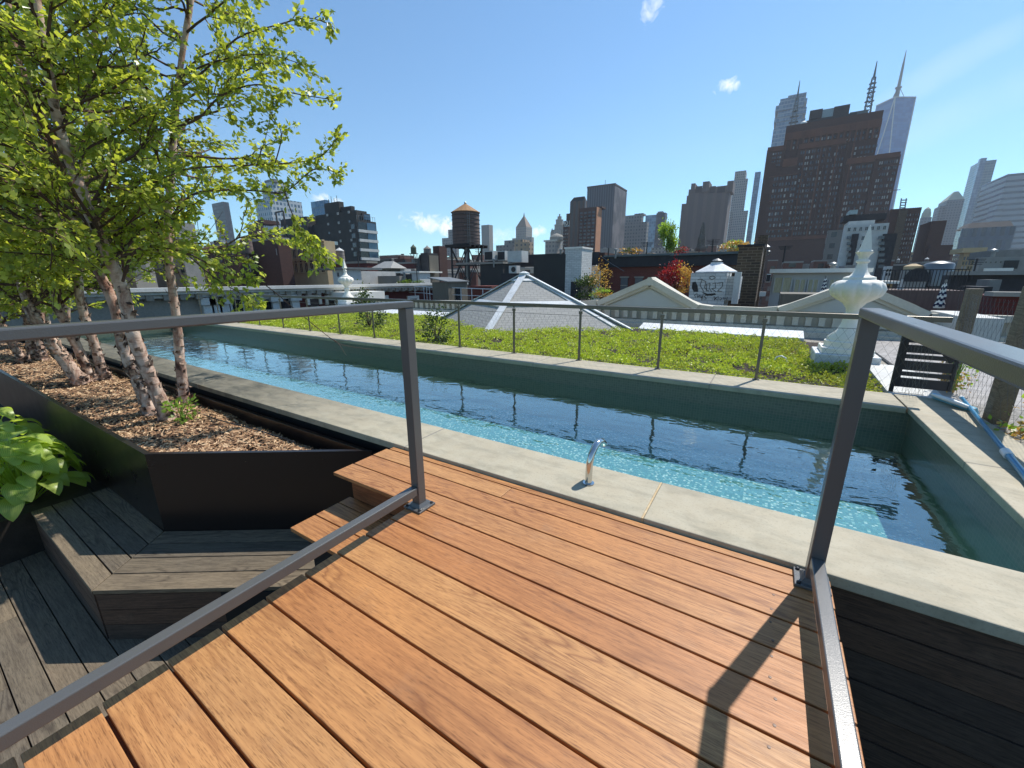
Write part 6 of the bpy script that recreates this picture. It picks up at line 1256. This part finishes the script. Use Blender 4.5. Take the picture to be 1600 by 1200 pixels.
B = Bld('long_roof', 'long low dark roof with a pale edge at the right', 1485, 1487, 1640, 430, 50, 'tar', depth=8, cat='building'); b = MB(); b.box(-.3, B.W, -.5, .3, B.H, B.H+.3); B.part('roof_edge', b, 'concrete'); b = MB()
for k in range(24): b.tube([(B.W*k/24, -3, B.H-2.6), (B.W*k/24, -3, B.H-1.2)], .04, 4)
b.tube([(0, -3, B.H-1.2), (B.W, -3, B.H-1.2)], .05, 4); B.part('terrace_rail', b, 'iron')
B = Bld('roof_duct', 'shiny domed metal duct under the long dark roof', 1545, 1547, 1566, 437, 42, 'greymetal', depth=2, cat='duct')
B = Bld('roof_units', 'cluster of dark condensers behind the wooden fence post', 1530, 1532, 1552, 448, 24, 'tar', depth=1, cat='air conditioner')
B = Bld('red_wall', 'deep red wall behind the wire fence at the right edge', 1556, 1558, 1680, 463, 15, 'brickdeep', depth=.4, cat='wall', zb=-3); b = MB(); b.box(-.1, B.W, -.1, .4, B.H, B.H+.1); B.part('coping', b, 'concrete')
B = Bld('white_wall', 'sunlit pale rendered wall behind the wire fence', 1506, 1508, 1572, 496, 11.5, 'whitegrey', depth=.3, cat='wall', zb=-.3)
# roof odds and ends: aerials, vents and pipes, each on the roof it stands on
def aerial(label, x, y, yt, d):
    P = at_d(x, y, d); h = at_d(x, yt, d).z-P.z; t = thing('roof_aerial', label, 'aerial', P, 'roof aerials'); b = MB(); b.tube([(0, 0, -.5), (0, 0, h)], .035*d/30, 5)
    for k in range(4): b.tube([(-.5+.05*k, 0, h*(.95-.1*k)), (.5-.05*k, 0, h*(.95-.1*k))], .02*d/30, 4)
    b.build('aerial_mast', 'iron', t)
for lab, x, y, yt, d in (('thin roof aerial just left of the tall dark shed', 652, 440, 404, 50), ('roof aerial between the water tower and the air conditioners', 748, 412, 386, 44), ('roof aerial rising from the long red brick building', 1010, 397, 378, 37), ('roof aerial beside the closed grey umbrella', 1112, 396, 374, 38), ('roof aerial on the red brick block by the small urn', 560, 411, 394, 68), ('roof aerial on the red roof behind the penthouse', 1225, 400, 384, 41), ('roof aerial over the long dark roof at the right', 1520, 430, 404, 50)): aerial(lab, x, y, yt, d)
def vent(label, x, y, w, d):
    P = at_d(x, y, d); r = w*d/625/2; t = thing('roof_vent', label, 'vent', P, 'roof vents'); b = MB(); b.lathe([(r*.6, -.4), (r*.6, r*1.6), (r, r*1.7), (r*.95, r*2.3), (r*.2, r*2.7)], 12); b.build('vent_cowl', 'galv', t, smooth=True)
for lab, x, y, w, d in (('metal roof vent by the white cube house', 632, 432, 5, 54), ('metal roof vent on the charcoal roof house', 772, 411, 5, 40.5), ('metal roof vent beside the white chimney', 876, 396, 5, 31.5), ('metal roof vent at the left of the red brick building roof', 962, 396, 5, 37), ('squat metal roof vent on the penthouse roof', 1300, 424, 8, 25), ('metal roof vent on the concrete roof at the far right', 1550, 402, 6, 82)): vent(lab, x, y, w, d)
# --- fill: the jumble of low roofs below the skyline ----------------------
random.seed(99); fm = ['w_fill1', 'w_fill2', 'w_fill3', 'w_fill2', 'concrete', 'brickbrown', 'w_beige', 'charcoal']
FL = [('%s far low roof in the jumble %s the skyline towers'), ]
def fill(xs, yt, ds):
    xc = xs; w = random.uniform(14, 34); d = random.uniform(*ds); y = yt+random.uniform(-5, 7)
    if xc < 1195: B = Bld('low_building', 'low rooftop building in the far jumble below the skyline', xc-w, xc, xc+.1, y, d, random.choice(fm), depth=random.uniform(10, 16), group='low rooftops below the skyline')
    else: B = Bld('low_building', 'low rooftop building in the far jumble below the skyline', xc-.1, xc, xc+w, y, d, random.choice(fm), depth=random.uniform(10, 16), group='low rooftops below the skyline')
    clutter(B, 2)
for x in range(300, 1000, 26): fill(x, 410, (130, 230))
for x in range(600, 1000, 22): fill(x, 402, (240, 420))
for x in range(940, 1190, 20): fill(x, 388, (300, 480))
for x in range(1200, 1600, 24): fill(x, 412, (110, 200))
for x in range(1420, 1640, 26): fill(x, 396, (220, 380))
for x in range(480, 860, 24): fill(x, 424, (70, 110))
HAZE_TOP = 445
b = MB(); b.box(-1750, 1750, -1750, 1750, ZB-1, HAZE_TOP); hz_ = b.build('haze', nmat('haze_air', (0, 0, 0, 1), (0, 0, 0, 1))); struct(hz_, 'stuff')
hm = hz_.data.materials[0]; nt = hm.node_tree
for n in list(nt.nodes):
    if n.type != 'OUTPUT_MATERIAL': nt.nodes.remove(n)
pv = nt.nodes.new('ShaderNodeVolumePrincipled'); pv.inputs['Color'].default_value = (.86, .92, 1, 1); pv.inputs['Density'].default_value = .00017; pv.inputs['Anisotropy'].default_value = .2
nt.links.new(pv.outputs[0], [n for n in nt.nodes if n.type == 'OUTPUT_MATERIAL'][0].inputs['Volume'])
# ================================================================== LIGHT, SKY
SUN = Vector((.349*math.cos(math.radians(54.6)), .937*math.cos(math.radians(54.6)), math.sin(math.radians(54.6)))).normalized()
sl = bpy.data.lights.new('sun', 'SUN'); sl.energy = 5; sl.angle = math.radians(.53); sl.color = (1, .955, .89)
so = bpy.data.objects.new('sun', sl); C.objects.link(so); so.rotation_euler = SUN.to_track_quat('Z', 'Y').to_euler()
W = bpy.data.worlds.new('World'); S.world = W; W.use_nodes = True; wt = W.node_tree
bg = wt.nodes['Background']; sky = wt.nodes.new('ShaderNodeTexSky'); sky.sky_type = 'NISHITA'; sky.sun_disc = False
sky.sun_elevation = math.radians(54.6); sky.sun_rotation = math.radians(20.4); sky.altitude = 0; sky.air_density = 1.0; sky.dust_density = .1; sky.ozone_density = 1.5
bg.inputs[1].default_value = .132
def cloud_nodes():
    L = wt.links; tc = wt.nodes.new('ShaderNodeTexCoord')
    def mth(op, a, b=None, clamp=False):
        n = wt.nodes.new('ShaderNodeMath'); n.operation = op; n.use_clamp = clamp
        for i, v in enumerate((a, b)):
            if v is None: continue
            if isinstance(v, bpy.types.NodeSocket): L.new(v, n.inputs[i])
            else: n.inputs[i].default_value = v
        return n.outputs[0]
    def dot(v):
        n = wt.nodes.new('ShaderNodeVectorMath'); n.operation = 'DOT_PRODUCT'; L.new(tc.outputs['Generated'], n.inputs[0]); n.inputs[1].default_value = v; return n.outputs['Value']
    ns = wt.nodes.new('ShaderNodeTexNoise'); L.new(tc.outputs['Generated'], ns.inputs['Vector']); ns.inputs['Scale'].default_value = 46; ns.inputs['Detail'].default_value = 7; ns.inputs['Roughness'].default_value = .6; ns.inputs['Distortion'].default_value = .6
    ns2 = wt.nodes.new('ShaderNodeTexNoise'); L.new(tc.outputs['Generated'], ns2.inputs['Vector']); ns2.inputs['Scale'].default_value = 7; ns2.inputs['Detail'].default_value = 6
    tot = None
    for x, y, wx, wy, k, rot in ((688, 352, 46, 11, 1., 9), (716, 362, 22, 8, .9, 22), (1137, 134, 13, 8, .9, 0), (1018, 12, 13, 18, .6, 20), (790, 370, 40, 10, .35, 0), (842, 361, 9, 6, .7, 0), (510, 312, 18, 8, .9, 0), (1540, 70, 190, 18, .11, -24), (1500, 180, 260, 22, .07, -20)):
        d = ray(x, y).normalized(); hz = Vector((0, 0, 1)).cross(d).normalized()*-1; up = hz.cross(d).normalized(); up = up if up.z > 0 else -up
        a = math.radians(rot); r_ = hz*math.cos(a)-up*math.sin(a); u_ = hz*math.sin(a)+up*math.cos(a); sc = d.dot(_fw)*FPX/d.dot(_fw)**2 if False else FPX/d.dot(_fw)
        sc = 1/(FPX/d.dot(_fw)**0)  # angular size of a pixel near the axis
        cx = mth('SUBTRACT', dot(r_), r_.dot(d)); cy = mth('SUBTRACT', dot(u_), u_.dot(d))
        cx = mth('DIVIDE', cx, wx*sc*d.dot(_fw)); cy = mth('DIVIDE', cy, wy*sc*d.dot(_fw))
        rr = mth('ADD', mth('MULTIPLY', cx, cx), mth('MULTIPLY', cy, cy)); f = mth('SUBTRACT', 1., mth('MULTIPLY', rr, .45))
        front = mth('GREATER_THAN', dot(tuple(d)), .5)
        nse = ns.outputs[0] if wx < 100 else ns2.outputs[0]
        f = mth('ADD', f, mth('MULTIPLY', mth('SUBTRACT', nse, .56), 3.4)); f = mth('MULTIPLY', f, .9, True); f = mth('MULTIPLY', mth('MULTIPLY', f, front), k)
        tot = f if tot is None else mth('MAXIMUM', tot, f)
    mx = wt.nodes.new('ShaderNodeMix'); mx.data_type = 'RGBA'; L.new(tot, mx.inputs[0]); tn = wt.nodes.new('ShaderNodeMix'); tn.data_type = 'RGBA'; tn.blend_type = 'MULTIPLY'; tn.inputs[0].default_value = 1; L.new(sky.outputs[0], tn.inputs[6]); tn.inputs[7].default_value = (.65, .95, 1.08, 1); L.new(tn.outputs[2], mx.inputs[6]); mx.inputs[7].default_value = (8.2, 8.4, 8.6, 1); L.new(mx.outputs[2], bg.inputs[0])
cloud_nodes()
S.render.engine = 'CYCLES'; S.view_settings.view_transform = 'Standard'; S.view_settings.look = 'None'; S.view_settings.exposure = .28; S.view_settings.gamma = 1
S.cycles.max_bounces = 8; S.cycles.transparent_max_bounces = 12; S.cycles.use_denoising = True; S.cycles.volume_bounces = 0; S.cycles.sample_clamp_indirect = 6
S.cycles.caustics_reflective = False; S.cycles.caustics_refractive = False
